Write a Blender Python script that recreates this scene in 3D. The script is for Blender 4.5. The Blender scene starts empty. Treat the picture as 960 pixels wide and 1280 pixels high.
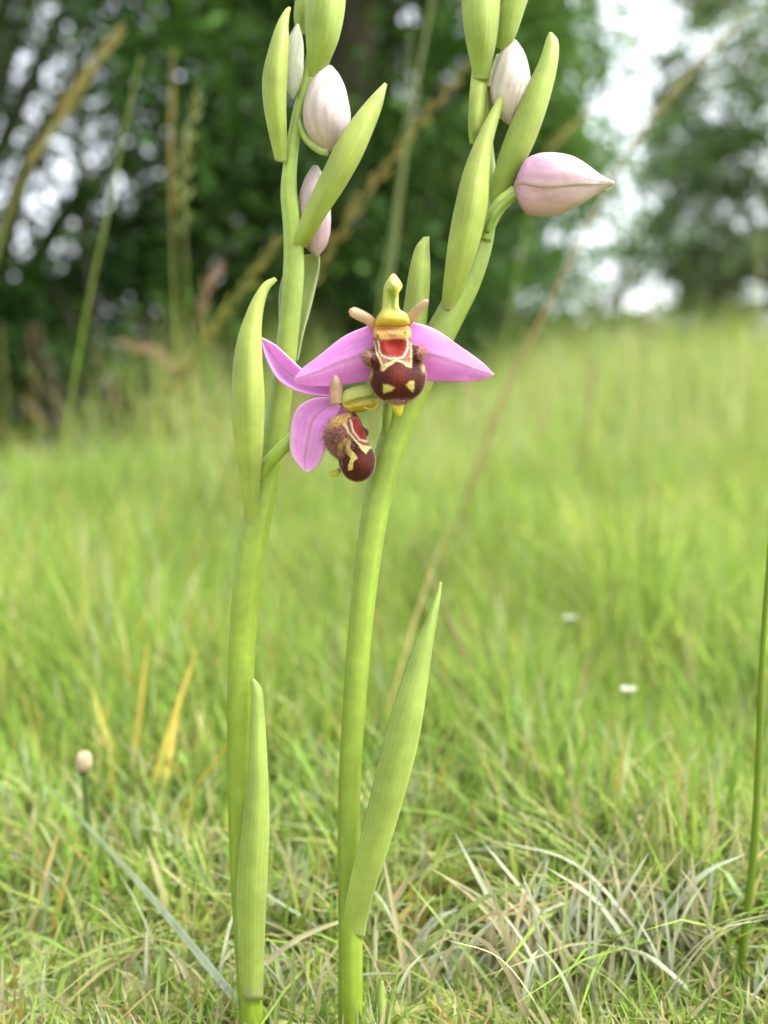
import bpy, math, random
import numpy as np
from mathutils import Vector

# ------------------------------------------------------------------ camera, sky, sun, exposure
scene = bpy.context.scene
COL = scene.collection
R = math.radians
F = 1155.0            # focal length in photo pixels (960 x 1280)
CAM_H = 0.098         # camera is held just above the turf
PITCH = R(4.0)
D0 = 0.150            # distance of the orchids

cam_data = bpy.data.cameras.new('camera')
cam = bpy.data.objects.new('camera', cam_data); COL.objects.link(cam)
cam.location = (0, 0, CAM_H)
cam.rotation_euler = (R(90) - PITCH, 0, 0)
cam_data.sensor_fit = 'VERTICAL'
cam_data.sensor_height = 36.0
cam_data.sensor_width = 27.0
cam_data.lens = 36.0 * F / 1280.0
cam_data.clip_start = 0.01
cam_data.clip_end = 2000
cam_data.dof.use_dof = True
cam_data.dof.focus_distance = D0 - 0.007
cam_data.dof.aperture_fstop = 11.5
scene.camera = cam

SUN_EL, SUN_AZ = R(58), R(98)      # azimuth measured from +Y (away from camera) towards +X
world = bpy.data.worlds.new('World'); scene.world = world
world.use_nodes = True
wn = world.node_tree; wn.nodes.clear()
sky = wn.nodes.new('ShaderNodeTexSky'); sky.sky_type = 'NISHITA'
sky.sun_disc = False; sky.sun_elevation = SUN_EL; sky.sun_rotation = SUN_AZ
sky.dust_density = 4.0; sky.air_density = 1.0; sky.ozone_density = 1.0
hs = wn.nodes.new('ShaderNodeHueSaturation'); hs.inputs['Saturation'].default_value = 0.28
bg = wn.nodes.new('ShaderNodeBackground'); bg.inputs['Strength'].default_value = 0.13
wo = wn.nodes.new('ShaderNodeOutputWorld')
wn.links.new(sky.outputs[0], hs.inputs['Color']); wn.links.new(hs.outputs[0], bg.inputs[0]); wn.links.new(bg.outputs[0], wo.inputs[0])

sd = bpy.data.lights.new('sun', 'SUN'); sd.energy = 1.5; sd.angle = R(24); sd.color = (1.0, 0.96, 0.88)
sun = bpy.data.objects.new('sun', sd); COL.objects.link(sun)
sdir = Vector((math.sin(SUN_AZ) * math.cos(SUN_EL), math.cos(SUN_AZ) * math.cos(SUN_EL), math.sin(SUN_EL)))
sun.rotation_euler = sdir.to_track_quat('Z', 'Y').to_euler()
sun.location = sdir * 20

vs = scene.view_settings
vs.view_transform = 'Standard'; vs.look = 'None'; vs.exposure = 2.4; vs.gamma = 1.0
scene.cycles.use_denoising = True
scene.cycles.max_bounces = 8
scene.cycles.transparent_max_bounces = 8
scene.cycles.transmission_bounces = 5
scene.cycles.sample_clamp_indirect = 8.0

rng = np.random.default_rng(7)
KEXP = 1.75           # displayed value / albedo, so that colours below can be read off as sRGB

# ------------------------------------------------------------------ helpers
CF, SF = math.cos(PITCH), math.sin(PITCH)
FWD = np.array([0, CF, -SF]); UP = np.array([0, SF, CF]); RIGHT = np.array([1.0, 0, 0])
CAM = np.array([0, 0, CAM_H])

def P(px, py, d):
    """point at distance d (along the optical axis) seen at photo pixel px, py"""
    px, py, d = np.asarray(px, float), np.asarray(py, float), np.asarray(d, float)
    a = ((px - 480) / F * d)[..., None] * RIGHT
    b = ((640 - py) / F * d)[..., None] * UP
    return CAM + a + b + d[..., None] * FWD

def C(r, g, b):
    v = np.array([r, g, b], float) / 255
    lin = np.where(v <= 0.04045, v / 12.92, ((v + 0.055) / 1.055) ** 2.4)
    return np.clip(lin / KEXP, 0, 0.85)

def cr(pts, n):
    """Catmull-Rom resample of a polyline of any dimension"""
    p = np.asarray(pts, float)
    if p.ndim == 1: p = p[:, None]
    m = len(p)
    q = np.vstack([2 * p[0] - p[1], p, 2 * p[-1] - p[-2]])
    t = np.linspace(0, m - 1, n); i = np.minimum(t.astype(int), m - 2); f = (t - i)[:, None]
    a, b, c, d = q[i], q[i + 1], q[i + 2], q[i + 3]
    return 0.5 * (2 * b + (c - a) * f + (2 * a - 5 * b + 4 * c - d) * f ** 2 + (3 * b - a - 3 * c + d) * f ** 3)

def crc(pts, n):
    """closed Catmull-Rom"""
    p = np.asarray(pts, float); m = len(p)
    t = np.linspace(0, m, n, endpoint=False); i = t.astype(int); f = (t - i)[:, None]
    a, b, c, d = p[(i - 1) % m], p[i % m], p[(i + 1) % m], p[(i + 2) % m]
    return 0.5 * (2 * b + (c - a) * f + (2 * a - 5 * b + 4 * c - d) * f ** 2 + (3 * b - a - 3 * c + d) * f ** 3)

OFF = {}              # object name -> world position of its thing's base
def build(name, verts, faces, mat, parent=None, col=None, uv=None, smooth=True, loc=None):
    """one mesh object; vertices are given in world space"""
    verts = np.asarray(verts, float)
    off = OFF[parent.name] if parent is not None else (np.zeros(3) if loc is None else np.asarray(loc, float))
    me = bpy.data.meshes.new(name)
    lv = verts - off
    if isinstance(faces, np.ndarray):
        n, k = faces.shape
        me.vertices.add(len(lv)); me.vertices.foreach_set('co', lv.astype(np.float32).ravel())
        me.loops.add(n * k); me.loops.foreach_set('vertex_index', faces.astype(np.int32).ravel())
        me.polygons.add(n); me.polygons.foreach_set('loop_start', np.arange(0, n * k, k, dtype=np.int32))
        me.update(calc_edges=True)
    else:
        me.from_pydata([tuple(v) for v in lv], [], [tuple(f) for f in faces])
    if col is not None:
        ca = me.color_attributes.new('Col', 'FLOAT_COLOR', 'POINT')
        c4 = np.ones((len(lv), 4), np.float32); c4[:, :3] = np.broadcast_to(col, (len(lv), 3))
        ca.data.foreach_set('color', c4.ravel())
    if uv is not None:
        ul = me.uv_layers.new(name='UVMap')
        li = np.empty(len(me.loops), np.int32); me.loops.foreach_get('vertex_index', li)
        ul.data.foreach_set('uv', np.asarray(uv, np.float32)[li].ravel())
    if smooth:
        me.polygons.foreach_set('use_smooth', np.ones(len(me.polygons), bool))
    me.validate()
    me.materials.append(mat)
    o = bpy.data.objects.new(name, me); COL.objects.link(o)
    if parent is not None: o.parent = parent
    else: o.location = off
    OFF[o.name] = off
    return o

def thing(name, label, cat, loc, group=None):
    o = bpy.data.objects.new(name, None); COL.objects.link(o)
    o.location = loc; o.empty_display_size = 0.01
    o['label'] = label; o['category'] = cat
    if group: o['group'] = group
    OFF[o.name] = np.asarray(loc, float)
    return o

def tag(o, label=None, cat=None, group=None, kind=None):
    if label: o['label'] = label
    if cat: o['category'] = cat
    if group: o['group'] = group
    if kind: o['kind'] = kind
    return o

def grid_faces(nv, nu, closed=False):
    i = np.arange(nv - 1)[:, None]; j = np.arange(nu if closed else nu - 1)[None, :]
    j2 = (j + 1) % nu
    return np.stack([i * nu + j, i * nu + j2, (i + 1) * nu + j2, (i + 1) * nu + j], -1).reshape(-1, 4)

def tube_geo(path, rad, seg=12, cap=True, flat=1.0):
    path = np.asarray(path, float); n = len(path)
    rad = np.broadcast_to(rad, (n,))
    T = np.gradient(path, axis=0); T /= np.linalg.norm(T, axis=1)[:, None] + 1e-12
    ref = np.array([0, 1.0, 0]) if abs(T[0][1]) < 0.9 else np.array([1.0, 0, 0])
    N = np.cross(T, ref); N /= np.linalg.norm(N, axis=1)[:, None]
    B = np.cross(T, N)
    a = np.linspace(0, 2 * np.pi, seg, endpoint=False)
    V = path[:, None] + rad[:, None, None] * (np.cos(a)[None, :, None] * N[:, None] + flat * np.sin(a)[None, :, None] * B[:, None])
    uv = np.stack(np.broadcast_arrays(np.linspace(0, 1, seg)[None, :], np.linspace(0, 1, n)[:, None]), -1).reshape(-1, 2)
    V = V.reshape(-1, 3); Fc = grid_faces(n, seg, True).tolist()
    if cap:
        Fc.append(list(range(seg))[::-1]); Fc.append([(n - 1) * seg + k for k in range(seg)])
    return V, Fc, uv

def smoothstep(a, b, x):
    t = np.clip((x - a) / (b - a), 0, 1); return t * t * (3 - 2 * t)

def seg_dist(q, poly, closed=False):
    q = np.asarray(q, float); poly = np.asarray(poly, float)
    n = len(poly); best = np.full(len(q), 1e9)
    for k in range(n if closed else n - 1):
        a, b = poly[k], poly[(k + 1) % n]
        ab = b - a; t = np.clip(((q - a) @ ab) / (ab @ ab), 0, 1)
        best = np.minimum(best, np.linalg.norm(q - (a + t[:, None] * ab), axis=1))
    return best

def poly_sdf(q, poly):
    q = np.asarray(q, float); poly = np.asarray(poly, float)
    d = seg_dist(q, poly, True); ins = np.zeros(len(q), bool); n = len(poly)
    for k in range(n):
        a, b = poly[k], poly[(k + 1) % n]
        c = (a[1] > q[:, 1]) != (b[1] > q[:, 1])
        x = a[0] + (q[:, 1] - a[1]) / (b[1] - a[1] + 1e-12) * (b[0] - a[0])
        ins ^= c & (q[:, 0] < x)
    return np.where(ins, -d, d)

def over(col, c, m):
    return col * (1 - m[:, None]) + np.asarray(c) * m[:, None]

# ------------------------------------------------------------------ materials
def new_mat(name):
    m = bpy.data.materials.new(name); m.use_nodes = True
    nt = m.node_tree; nt.nodes.clear()
    return m, nt, nt.nodes, nt.links

def plant_mat(name, trans=0.35, rough=0.5, noise_scale=900.0, noise_amt=0.18, veins=0.0, bump=0.15, spec=0.35, tint=(1.0, 1.0, 0.75)):
    m, nt, N, L = new_mat(name)
    at = N.new('ShaderNodeAttribute'); at.attribute_name = 'Col'
    tc = N.new('ShaderNodeTexCoord')
    nz = N.new('ShaderNodeTexNoise'); nz.inputs['Scale'].default_value = noise_scale; nz.inputs['Detail'].default_value = 4
    L.new(tc.outputs['Object'], nz.inputs['Vector'])
    mr = N.new('ShaderNodeMapRange'); mr.inputs[1].default_value = 0.25; mr.inputs[2].default_value = 0.75
    mr.inputs[3].default_value = 1 - noise_amt; mr.inputs[4].default_value = 1 + noise_amt
    L.new(nz.outputs[0], mr.inputs[0])
    fac = mr.outputs[0]; height = nz.outputs[0]
    if noise_scale > 300:
        n3 = N.new('ShaderNodeTexNoise'); n3.inputs['Scale'].default_value = 170; n3.inputs['Detail'].default_value = 3; L.new(tc.outputs['Object'], n3.inputs['Vector'])
        m3 = N.new('ShaderNodeMapRange'); m3.inputs[1].default_value = 0.3; m3.inputs[2].default_value = 0.7; m3.inputs[3].default_value = 0.88; m3.inputs[4].default_value = 1.10
        L.new(n3.outputs[0], m3.inputs[0]); x3 = N.new('ShaderNodeMath'); x3.operation = 'MULTIPLY'; L.new(fac, x3.inputs[0]); L.new(m3.outputs[0], x3.inputs[1]); fac = x3.outputs[0]
    if veins > 0:
        sx = N.new('ShaderNodeSeparateXYZ'); L.new(tc.outputs['UV'], sx.inputs[0])
        mu = N.new('ShaderNodeMath'); mu.operation = 'MULTIPLY'; mu.inputs[1].default_value = 2 * math.pi * veins
        L.new(sx.outputs[0], mu.inputs[0])
        n2 = N.new('ShaderNodeTexNoise'); n2.inputs['Scale'].default_value = 150; L.new(tc.outputs['Object'], n2.inputs['Vector'])
        ad = N.new('ShaderNodeMath'); ad.operation = 'MULTIPLY_ADD'; ad.inputs[1].default_value = 5.0
        L.new(n2.outputs[0], ad.inputs[0]); L.new(mu.outputs[0], ad.inputs[2])
        sn = N.new('ShaderNodeMath'); sn.operation = 'SINE'; L.new(ad.outputs[0], sn.inputs[0])
        pw = N.new('ShaderNodeMapRange'); pw.inputs[1].default_value = 0.35; pw.inputs[2].default_value = 1.0
        pw.inputs[3].default_value = 1.0; pw.inputs[4].default_value = 0.93
        L.new(sn.outputs[0], pw.inputs[0])
        mm = N.new('ShaderNodeMath'); mm.operation = 'MULTIPLY'; L.new(fac, mm.inputs[0]); L.new(pw.outputs[0], mm.inputs[1])
        fac = mm.outputs[0]
        hh = N.new('ShaderNodeMath'); hh.operation = 'MULTIPLY_ADD'; hh.inputs[1].default_value = -0.35
        L.new(sn.outputs[0], hh.inputs[0]); L.new(nz.outputs[0], hh.inputs[2]); height = hh.outputs[0]
    vm = N.new('ShaderNodeVectorMath'); vm.operation = 'SCALE'
    L.new(at.outputs['Color'], vm.inputs[0]); L.new(fac, vm.inputs['Scale'])
    pb = N.new('ShaderNodeBsdfPrincipled'); pb.inputs['Roughness'].default_value = rough
    pb.inputs['Specular IOR Level'].default_value = spec
    L.new(vm.outputs[0], pb.inputs['Base Color'])
    if bump > 0:
        bp = N.new('ShaderNodeBump'); bp.inputs['Strength'].default_value = bump; bp.inputs['Distance'].default_value = 0.0004
        L.new(height, bp.inputs['Height']); L.new(bp.outputs[0], pb.inputs['Normal'])
    out = N.new('ShaderNodeOutputMaterial')
    if trans > 0:
        tr = N.new('ShaderNodeBsdfTranslucent')
        tv = N.new('ShaderNodeVectorMath'); tv.operation = 'MULTIPLY'; tv.inputs[1].default_value = tint
        L.new(vm.outputs[0], tv.inputs[0]); L.new(tv.outputs[0], tr.inputs['Color'])
        mx = N.new('ShaderNodeMixShader'); mx.inputs[0].default_value = trans
        L.new(pb.outputs[0], mx.inputs[1]); L.new(tr.outputs[0], mx.inputs[2]); L.new(mx.outputs[0], out.inputs[0])
    else:
        L.new(pb.outputs[0], out.inputs[0])
    return m

M_STEM = plant_mat('orchid_stem_green', 0.12, 0.42, 700, 0.10, 0, 0.10, 0.4)
M_LEAF = plant_mat('orchid_bract_green', 0.40, 0.48, 420, 0.10, 7, 0.10, 0.35)
M_SEPAL = plant_mat('orchid_sepal_pink', 0.45, 0.55, 1100, 0.07, 0, 0.20, 0.25, (1, 1, 1))
M_LIP = plant_mat('orchid_lip_velvet', 0.0, 0.62, 3200, 0.24, 0, 0.3, 0.14)
for n_ in M_LIP.node_tree.nodes:
    if n_.type == 'BSDF_PRINCIPLED':
        n_.inputs['Sheen Weight'].default_value = 0.12; n_.inputs['Sheen Roughness'].default_value = 0.4
M_FUZZ = plant_mat('orchid_fuzz', 0.3, 0.7, 1500, 0.1, 0, 0.0, 0.2, (1, 1, 1))
M_COLUMN = plant_mat('orchid_column_yellow', 0.25, 0.4, 900, 0.10, 0, 0.15, 0.4)
M_GRASS = plant_mat('grass_blade', 0.5, 0.65, 60, 0.10, 0, 0, 0.12, (1.0, 1.0, 0.85))
M_DRY = plant_mat('dry_grass_blade', 0.42, 0.7, 300, 0.2, 0, 0.1, 0.12, (1, 1, 0.95))
M_TREELEAF = plant_mat('tree_leaf', 0.35, 0.65, 2, 0.15, 0, 0, 0.08)

def bark_mat():
    m, nt, N, L = new_mat('tree_bark')
    tc = N.new('ShaderNodeTexCoord'); mp = N.new('ShaderNodeMapping'); mp.inputs['Scale'].default_value = (9, 9, 2)
    nz = N.new('ShaderNodeTexNoise'); nz.inputs['Scale'].default_value = 3; nz.inputs['Detail'].default_value = 8
    cr_ = N.new('ShaderNodeValToRGB'); cr_.color_ramp.elements[0].color = (0.025, 0.02, 0.015, 1); cr_.color_ramp.elements[1].color = (0.13, 0.11, 0.085, 1)
    bp = N.new('ShaderNodeBump'); bp.inputs['Distance'].default_value = 0.02
    pb = N.new('ShaderNodeBsdfPrincipled'); pb.inputs['Roughness'].default_value = 0.9
    out = N.new('ShaderNodeOutputMaterial')
    L.new(tc.outputs['Object'], mp.inputs[0]); L.new(mp.outputs[0], nz.inputs['Vector']); L.new(nz.outputs[0], cr_.inputs[0])
    L.new(cr_.outputs[0], pb.inputs['Base Color']); L.new(nz.outputs[0], bp.inputs['Height']); L.new(bp.outputs[0], pb.inputs['Normal'])
    L.new(pb.outputs[0], out.inputs[0])
    return m
M_BARK = bark_mat()

def ground_mat():
    m, nt, N, L = new_mat('meadow_soil')
    tc = N.new('ShaderNodeTexCoord')
    n1 = N.new('ShaderNodeTexNoise'); n1.inputs['Scale'].default_value = 22; n1.inputs['Detail'].default_value = 8
    n2 = N.new('ShaderNodeTexNoise'); n2.inputs['Scale'].default_value = 150; n2.inputs['Detail'].default_value = 5
    for n in (n1, n2): L.new(tc.outputs['Object'], n.inputs['Vector'])
    r1 = N.new('ShaderNodeValToRGB')
    e = r1.color_ramp.elements
    e[0].position = 0.34; e[0].color = (*(C(178, 160, 116)), 1)
    e[1].position = 0.60; e[1].color = (*(C(170, 192, 104)), 1)
    k = r1.color_ramp.elements.new(0.46); k.color = (*(C(172, 178, 106)), 1)
    mr = N.new('ShaderNodeMapRange'); mr.inputs[3].default_value = 0.7; mr.inputs[4].default_value = 1.2
    vm = N.new('ShaderNodeVectorMath'); vm.operation = 'SCALE'
    bp = N.new('ShaderNodeBump'); bp.inputs['Distance'].default_value = 0.006
    pb = N.new('ShaderNodeBsdfPrincipled'); pb.inputs['Roughness'].default_value = 0.95
    out = N.new('ShaderNodeOutputMaterial')
    L.new(n1.outputs[0], r1.inputs[0]); L.new(n2.outputs[0], mr.inputs[0])
    L.new(r1.outputs[0], vm.inputs[0]); L.new(mr.outputs[0], vm.inputs['Scale'])
    L.new(vm.outputs[0], pb.inputs['Base Color']); L.new(n2.outputs[0], bp.inputs['Height']); L.new(bp.outputs[0], pb.inputs['Normal'])
    L.new(pb.outputs[0], out.inputs[0])
    return m

# ------------------------------------------------------------------ ground
def ground_z(x, y):
    x, y = np.asarray(x, float), np.asarray(y, float)
    far = smoothstep(0.8, 9.0, y)
    right = smoothstep(-1.5, 5.0, x + 0.12 * y)
    z = 0.10 * far * (y.clip(0, 40) - 0.8).clip(0) * 0.35 * right
    z = z + 0.02 * np.sin(x * 1.3 + 0.4) * np.sin(y * 1.1) * smoothstep(0.7, 3, y)
    z = z + 0.0016 * np.sin(x * 41 + 1) * np.sin(y * 37 + 2) * smoothstep(0.16, 0.25, y)
    return z

gx = np.concatenate([-np.geomspace(900, 1.3, 26), np.linspace(-1.2, 1.2, 97), np.geomspace(1.3, 900, 26)])
gy = np.concatenate([-np.geomspace(900, 0.4, 14), np.linspace(-0.3, 2.4, 110), np.geomspace(2.5, 900, 40)])
GX, GY = np.meshgrid(gx, gy)
gv = np.stack([GX, GY, ground_z(GX, GY)], -1).reshape(-1, 3)
ground = build('ground', gv, grid_faces(len(gy), len(gx)), ground_mat())
tag(ground, kind='structure')

# ------------------------------------------------------------------ grass (uncountable)
def blades_geo(x, y, h, w, lean, col, r, z=None, curl=0.5):
    n = len(x)
    z = ground_z(x, y) if z is None else z
    base = np.stack([x, y, z - 0.002], -1)
    az = r.uniform(0, 2 * np.pi, n)
    ld = np.stack([np.cos(az), np.sin(az), np.zeros(n)], -1)
    fa = az + np.pi / 2 + r.normal(0, 0.6, n)
    sd_ = np.stack([np.cos(fa), np.sin(fa), np.zeros(n)], -1)
    V = np.empty((n, 7, 3), np.float64); cc = np.empty((n, 7, 3))
    ts = (0.0, 0.36, 0.72, 1.0); ws = (0.8, 1.0, 0.62)
    for k, t in enumerate(ts):
        up = h * (t - 0.45 * np.clip(lean, 0, 1.6) ** 2 * t * t * 0.5)
        p = base + up[:, None] * np.array([0, 0, 1.0]) + (h * lean * (t * (1 - curl) + curl * t * t))[:, None] * ld
        c = col
        if k < 3:
            V[:, 2 * k] = p - 0.5 * (w * ws[k])[:, None] * sd_; V[:, 2 * k + 1] = p + 0.5 * (w * ws[k])[:, None] * sd_
            cc[:, 2 * k] = c; cc[:, 2 * k + 1] = c
        else:
            V[:, 6] = p; cc[:, 6] = c
    b = (np.arange(n) * 7)[:, None]
    tri = np.concatenate([b + np.array([0, 1, 3]), b + np.array([0, 3, 2]), b + np.array([2, 3, 5]), b + np.array([2, 5, 4]), b + np.array([4, 5, 6])])
    return V.reshape(-1, 3), tri, cc.reshape(-1, 3)

def vnoise(x, y, s, seed=0):
    r = np.random.default_rng(seed); out = 0
    for k in range(5):
        a, p1, p2 = r.uniform(0, 6.28, 3); f = s * r.uniform(0.6, 1.8)
        out = out + np.sin(f * (x * np.cos(a) + y * np.sin(a)) + p1) * np.cos(f * 0.7 * (x * np.sin(a + 1) - y * np.cos(a + 1)) + p2)
    return out / 2.2

PAL = np.array([C(161, 194, 88), C(180, 205, 102), C(150, 184, 80), C(190, 202, 122),      # greens
                C(206, 204, 146), C(192, 206, 164), C(206, 186, 96), C(190, 172, 122)])   # straw, silver, orange, brown
def pick(n, probs, r):
    p = np.asarray(probs, float); p = p / p.sum(axis=-1, keepdims=True)
    if p.ndim == 1: p = np.broadcast_to(p, (n, len(p)))
    idx = (r.uniform(size=(n, 1)) > np.cumsum(p, axis=1)).sum(axis=1).clip(0, len(PAL) - 1)
    return PAL[idx] * r.uniform(0.93, 1.07, (n, 1)) * r.uniform(0.95, 1.05, (n, 3))

def meadow(name, n, y0, y1, seed):
    r = np.random.default_rng(seed)
    y = np.exp(r.uniform(np.log(y0), np.log(y1), n))
    x = r.uniform(-1, 1, n) * (0.55 * y + 0.22 + 0.1 * np.minimum(y, 1))
    cl = vnoise(x, y, 34 / np.sqrt(np.maximum(y, 0.1) / 0.2), 3)
    keep = r.uniform(size=n) < 0.62 + 0.38 * cl
    x, y, cl = x[keep], y[keep], cl[keep]; n = len(x)
    rightness = smoothstep(-0.2, 0.35, x / np.maximum(y, 0.3))
    h = 0.018 + 0.040 * smoothstep(0.2, 0.5, y) + (0.012 + 0.05 * rightness) * smoothstep(0.6, 2.0, y) + (0.0 + 0.34 * rightness) * smoothstep(1.6, 4.5, y) + 0.22 * rightness * smoothstep(4, 8, y)
    h = h + 0.022 * smoothstep(-0.1, -0.4, x / np.maximum(y, 0.3)) * smoothstep(0.25, 0.5, y) * smoothstep(1.6, 0.8, y)
    h = h * r.uniform(0.45, 1.35, n) * (1 + 0.30 * cl)
    h = h * (1 - 0.55 * smoothstep(0.02, -0.16, x / np.maximum(y, 0.3)) * smoothstep(1.1, 2.2, y))
    h = np.where(y < 0.17, np.minimum(h, 0.010), h)
    
    w = (0.0011 + 0.0008 * np.minimum(y, 2.0)) * r.uniform(0.6, 1.5, n) * np.where(y > 2, y / 2, 1) ** 0.5
    w = np.where(y < 0.175, w * 0.6, w)
    lean = np.abs(r.normal(0.34, 0.26, n)) * (1 + 1.3 * smoothstep(0.28, 0.18, y))
    near = smoothstep(0.27, 0.165, y)
    farr = smoothstep(2.5, 6, y)
    pr = np.stack([0.30 - 0.12 * near, 0.26 - 0.1 * near, 0.22 - 0.05 * near, 0.13 + 0.1 * farr + 0 * y, 0.035 + 0.17 * near + 0.12 * farr * rightness,
                   0.03 + 0.10 * near, 0.012 + 0.02 * near + 0.03 * (x < -0.05) * (y < 0.7), 0.010 + 0.035 * near + 0.03 * farr], -1)
    col = pick(n, np.maximum(pr, 0.001), r)
    big = vnoise(x, y, 9 / np.sqrt(np.maximum(y, 0.15)), 21); dry = vnoise(x + 3, y, 14 / np.sqrt(np.maximum(y, 0.15)), 22)
    col = col * (1 + 0.16 * big)[:, None] * (1 + dry[:, None] * np.array([0.10, 0.0, 0.05]))
    h = h * (1 + 0.28 * vnoise(x, y, 30 / np.sqrt(np.maximum(y, 0.15)), 23))
    V, T, cc = blades_geo(x, y, h, w, lean, col, r)
    o = build(name, V, T, M_GRASS, col=cc)
    return o
g1 = meadow('short_turf', 100000, 0.125, 0.75, 11)
tag(g1, 'short mixed green and straw turf around the orchid stems', 'grass', kind='stuff')
def tall_grass():
    r = np.random.default_rng(15); n = 12000
    y = r.uniform(1.1, 7.5, n); x = y * r.uniform(-0.12, 0.62, n)
    h = r.uniform(0.3, 0.75, n) * smoothstep(-0.15, 0.25, x / y) * smoothstep(0.6, 4.2, y) + 0.08
    V, T, cc = blades_geo(x, y, h, 0.004 * r.uniform(0.6, 1.4, n), np.abs(r.normal(0.25, 0.2, n)), pick(n, [1.6, 2, 0.8, 3, 1.4, 1, 0.1, 0.3], r), r)
    n2 = 800
    y2 = r.uniform(0.75, 1.8, n2); px = np.where(r.uniform(size=n2) < 0.62, r.normal(300, 80, n2), r.uniform(0, 560, n2)); x2 = (px - 480) / F * y2
    top = r.uniform(330, 560, n2) + 0.30 * np.abs(px - 310)
    h2 = np.clip(CAM_H + (559 - top) / F * y2, 0.05, 0.6)
    V2, T2, c2 = blades_geo(x2, y2, h2, 0.0018 * r.uniform(0.6, 1.4, n2), np.abs(r.normal(0.28, 0.22, n2)), pick(n2, [2, 1.5, 2, 2, 1.4, 0.3, 0.3, 0.6], r) * 0.95, r)
    n3 = 1500
    y3 = r.uniform(1.3, 4.6, n3); x3 = y3 * r.uniform(-0.62, 0.08, n3)
    h3 = 0.05 + 0.26 * r.uniform(0, 1, n3) ** 3.2 + 0.05 * vnoise(x3, y3, 3.0, 8).clip(-0.6, 1)
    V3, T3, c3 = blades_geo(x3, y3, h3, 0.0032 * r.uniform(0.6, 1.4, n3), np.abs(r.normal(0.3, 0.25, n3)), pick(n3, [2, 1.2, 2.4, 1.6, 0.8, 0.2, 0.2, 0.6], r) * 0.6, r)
    V2 = np.vstack([V2, V3]); T2 = np.vstack([T2, T3 + len(V2) - len(V3)]); c2 = np.vstack([c2, c3])
    return build('tall_grass', np.vstack([V, V2]), np.vstack([T, T2 + len(V)]), M_GRASS, col=np.vstack([cc, c2]))
tag(tall_grass(), 'thin straw tinged tall grass standing loosely before the wood and on the rising meadow', 'grass', kind='stuff')
g2 = meadow('meadow_grass', 140000, 0.70, 9.0, 12)
tag(g2, 'soft green meadow grass rising towards the trees', 'grass', kind='stuff')

# ------------------------------------------------------------------ trees
def leaf_cloud(cent, dirs, L, W, r, col, droop=0.25):
    n = len(cent)
    d = dirs + r.normal(0, 0.55, (n, 3)); d[:, 2] -= droop
    d /= np.linalg.norm(d, axis=1)[:, None]
    nrm = r.normal(0, 0.45, (n, 3)) + np.array([0, 0, 1.0])
    s = np.cross(d, nrm); s /= np.linalg.norm(s, axis=1)[:, None] + 1e-9
    up = np.cross(s, d)
    V = np.empty((n, 4, 3))
    V[:, 0] = cent; V[:, 1] = cent + 0.45 * L[:, None] * d + 0.5 * W[:, None] * s + 0.08 * L[:, None] * up
    V[:, 2] = cent + L[:, None] * d - 0.06 * L[:, None] * up; V[:, 3] = cent + 0.45 * L[:, None] * d - 0.5 * W[:, None] * s + 0.08 * L[:, None] * up
    Fq = (np.arange(n) * 4)[:, None] + np.array([0, 1, 2, 3])
    return V.reshape(-1, 3), Fq, np.repeat(col, 4, axis=0)

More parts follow.
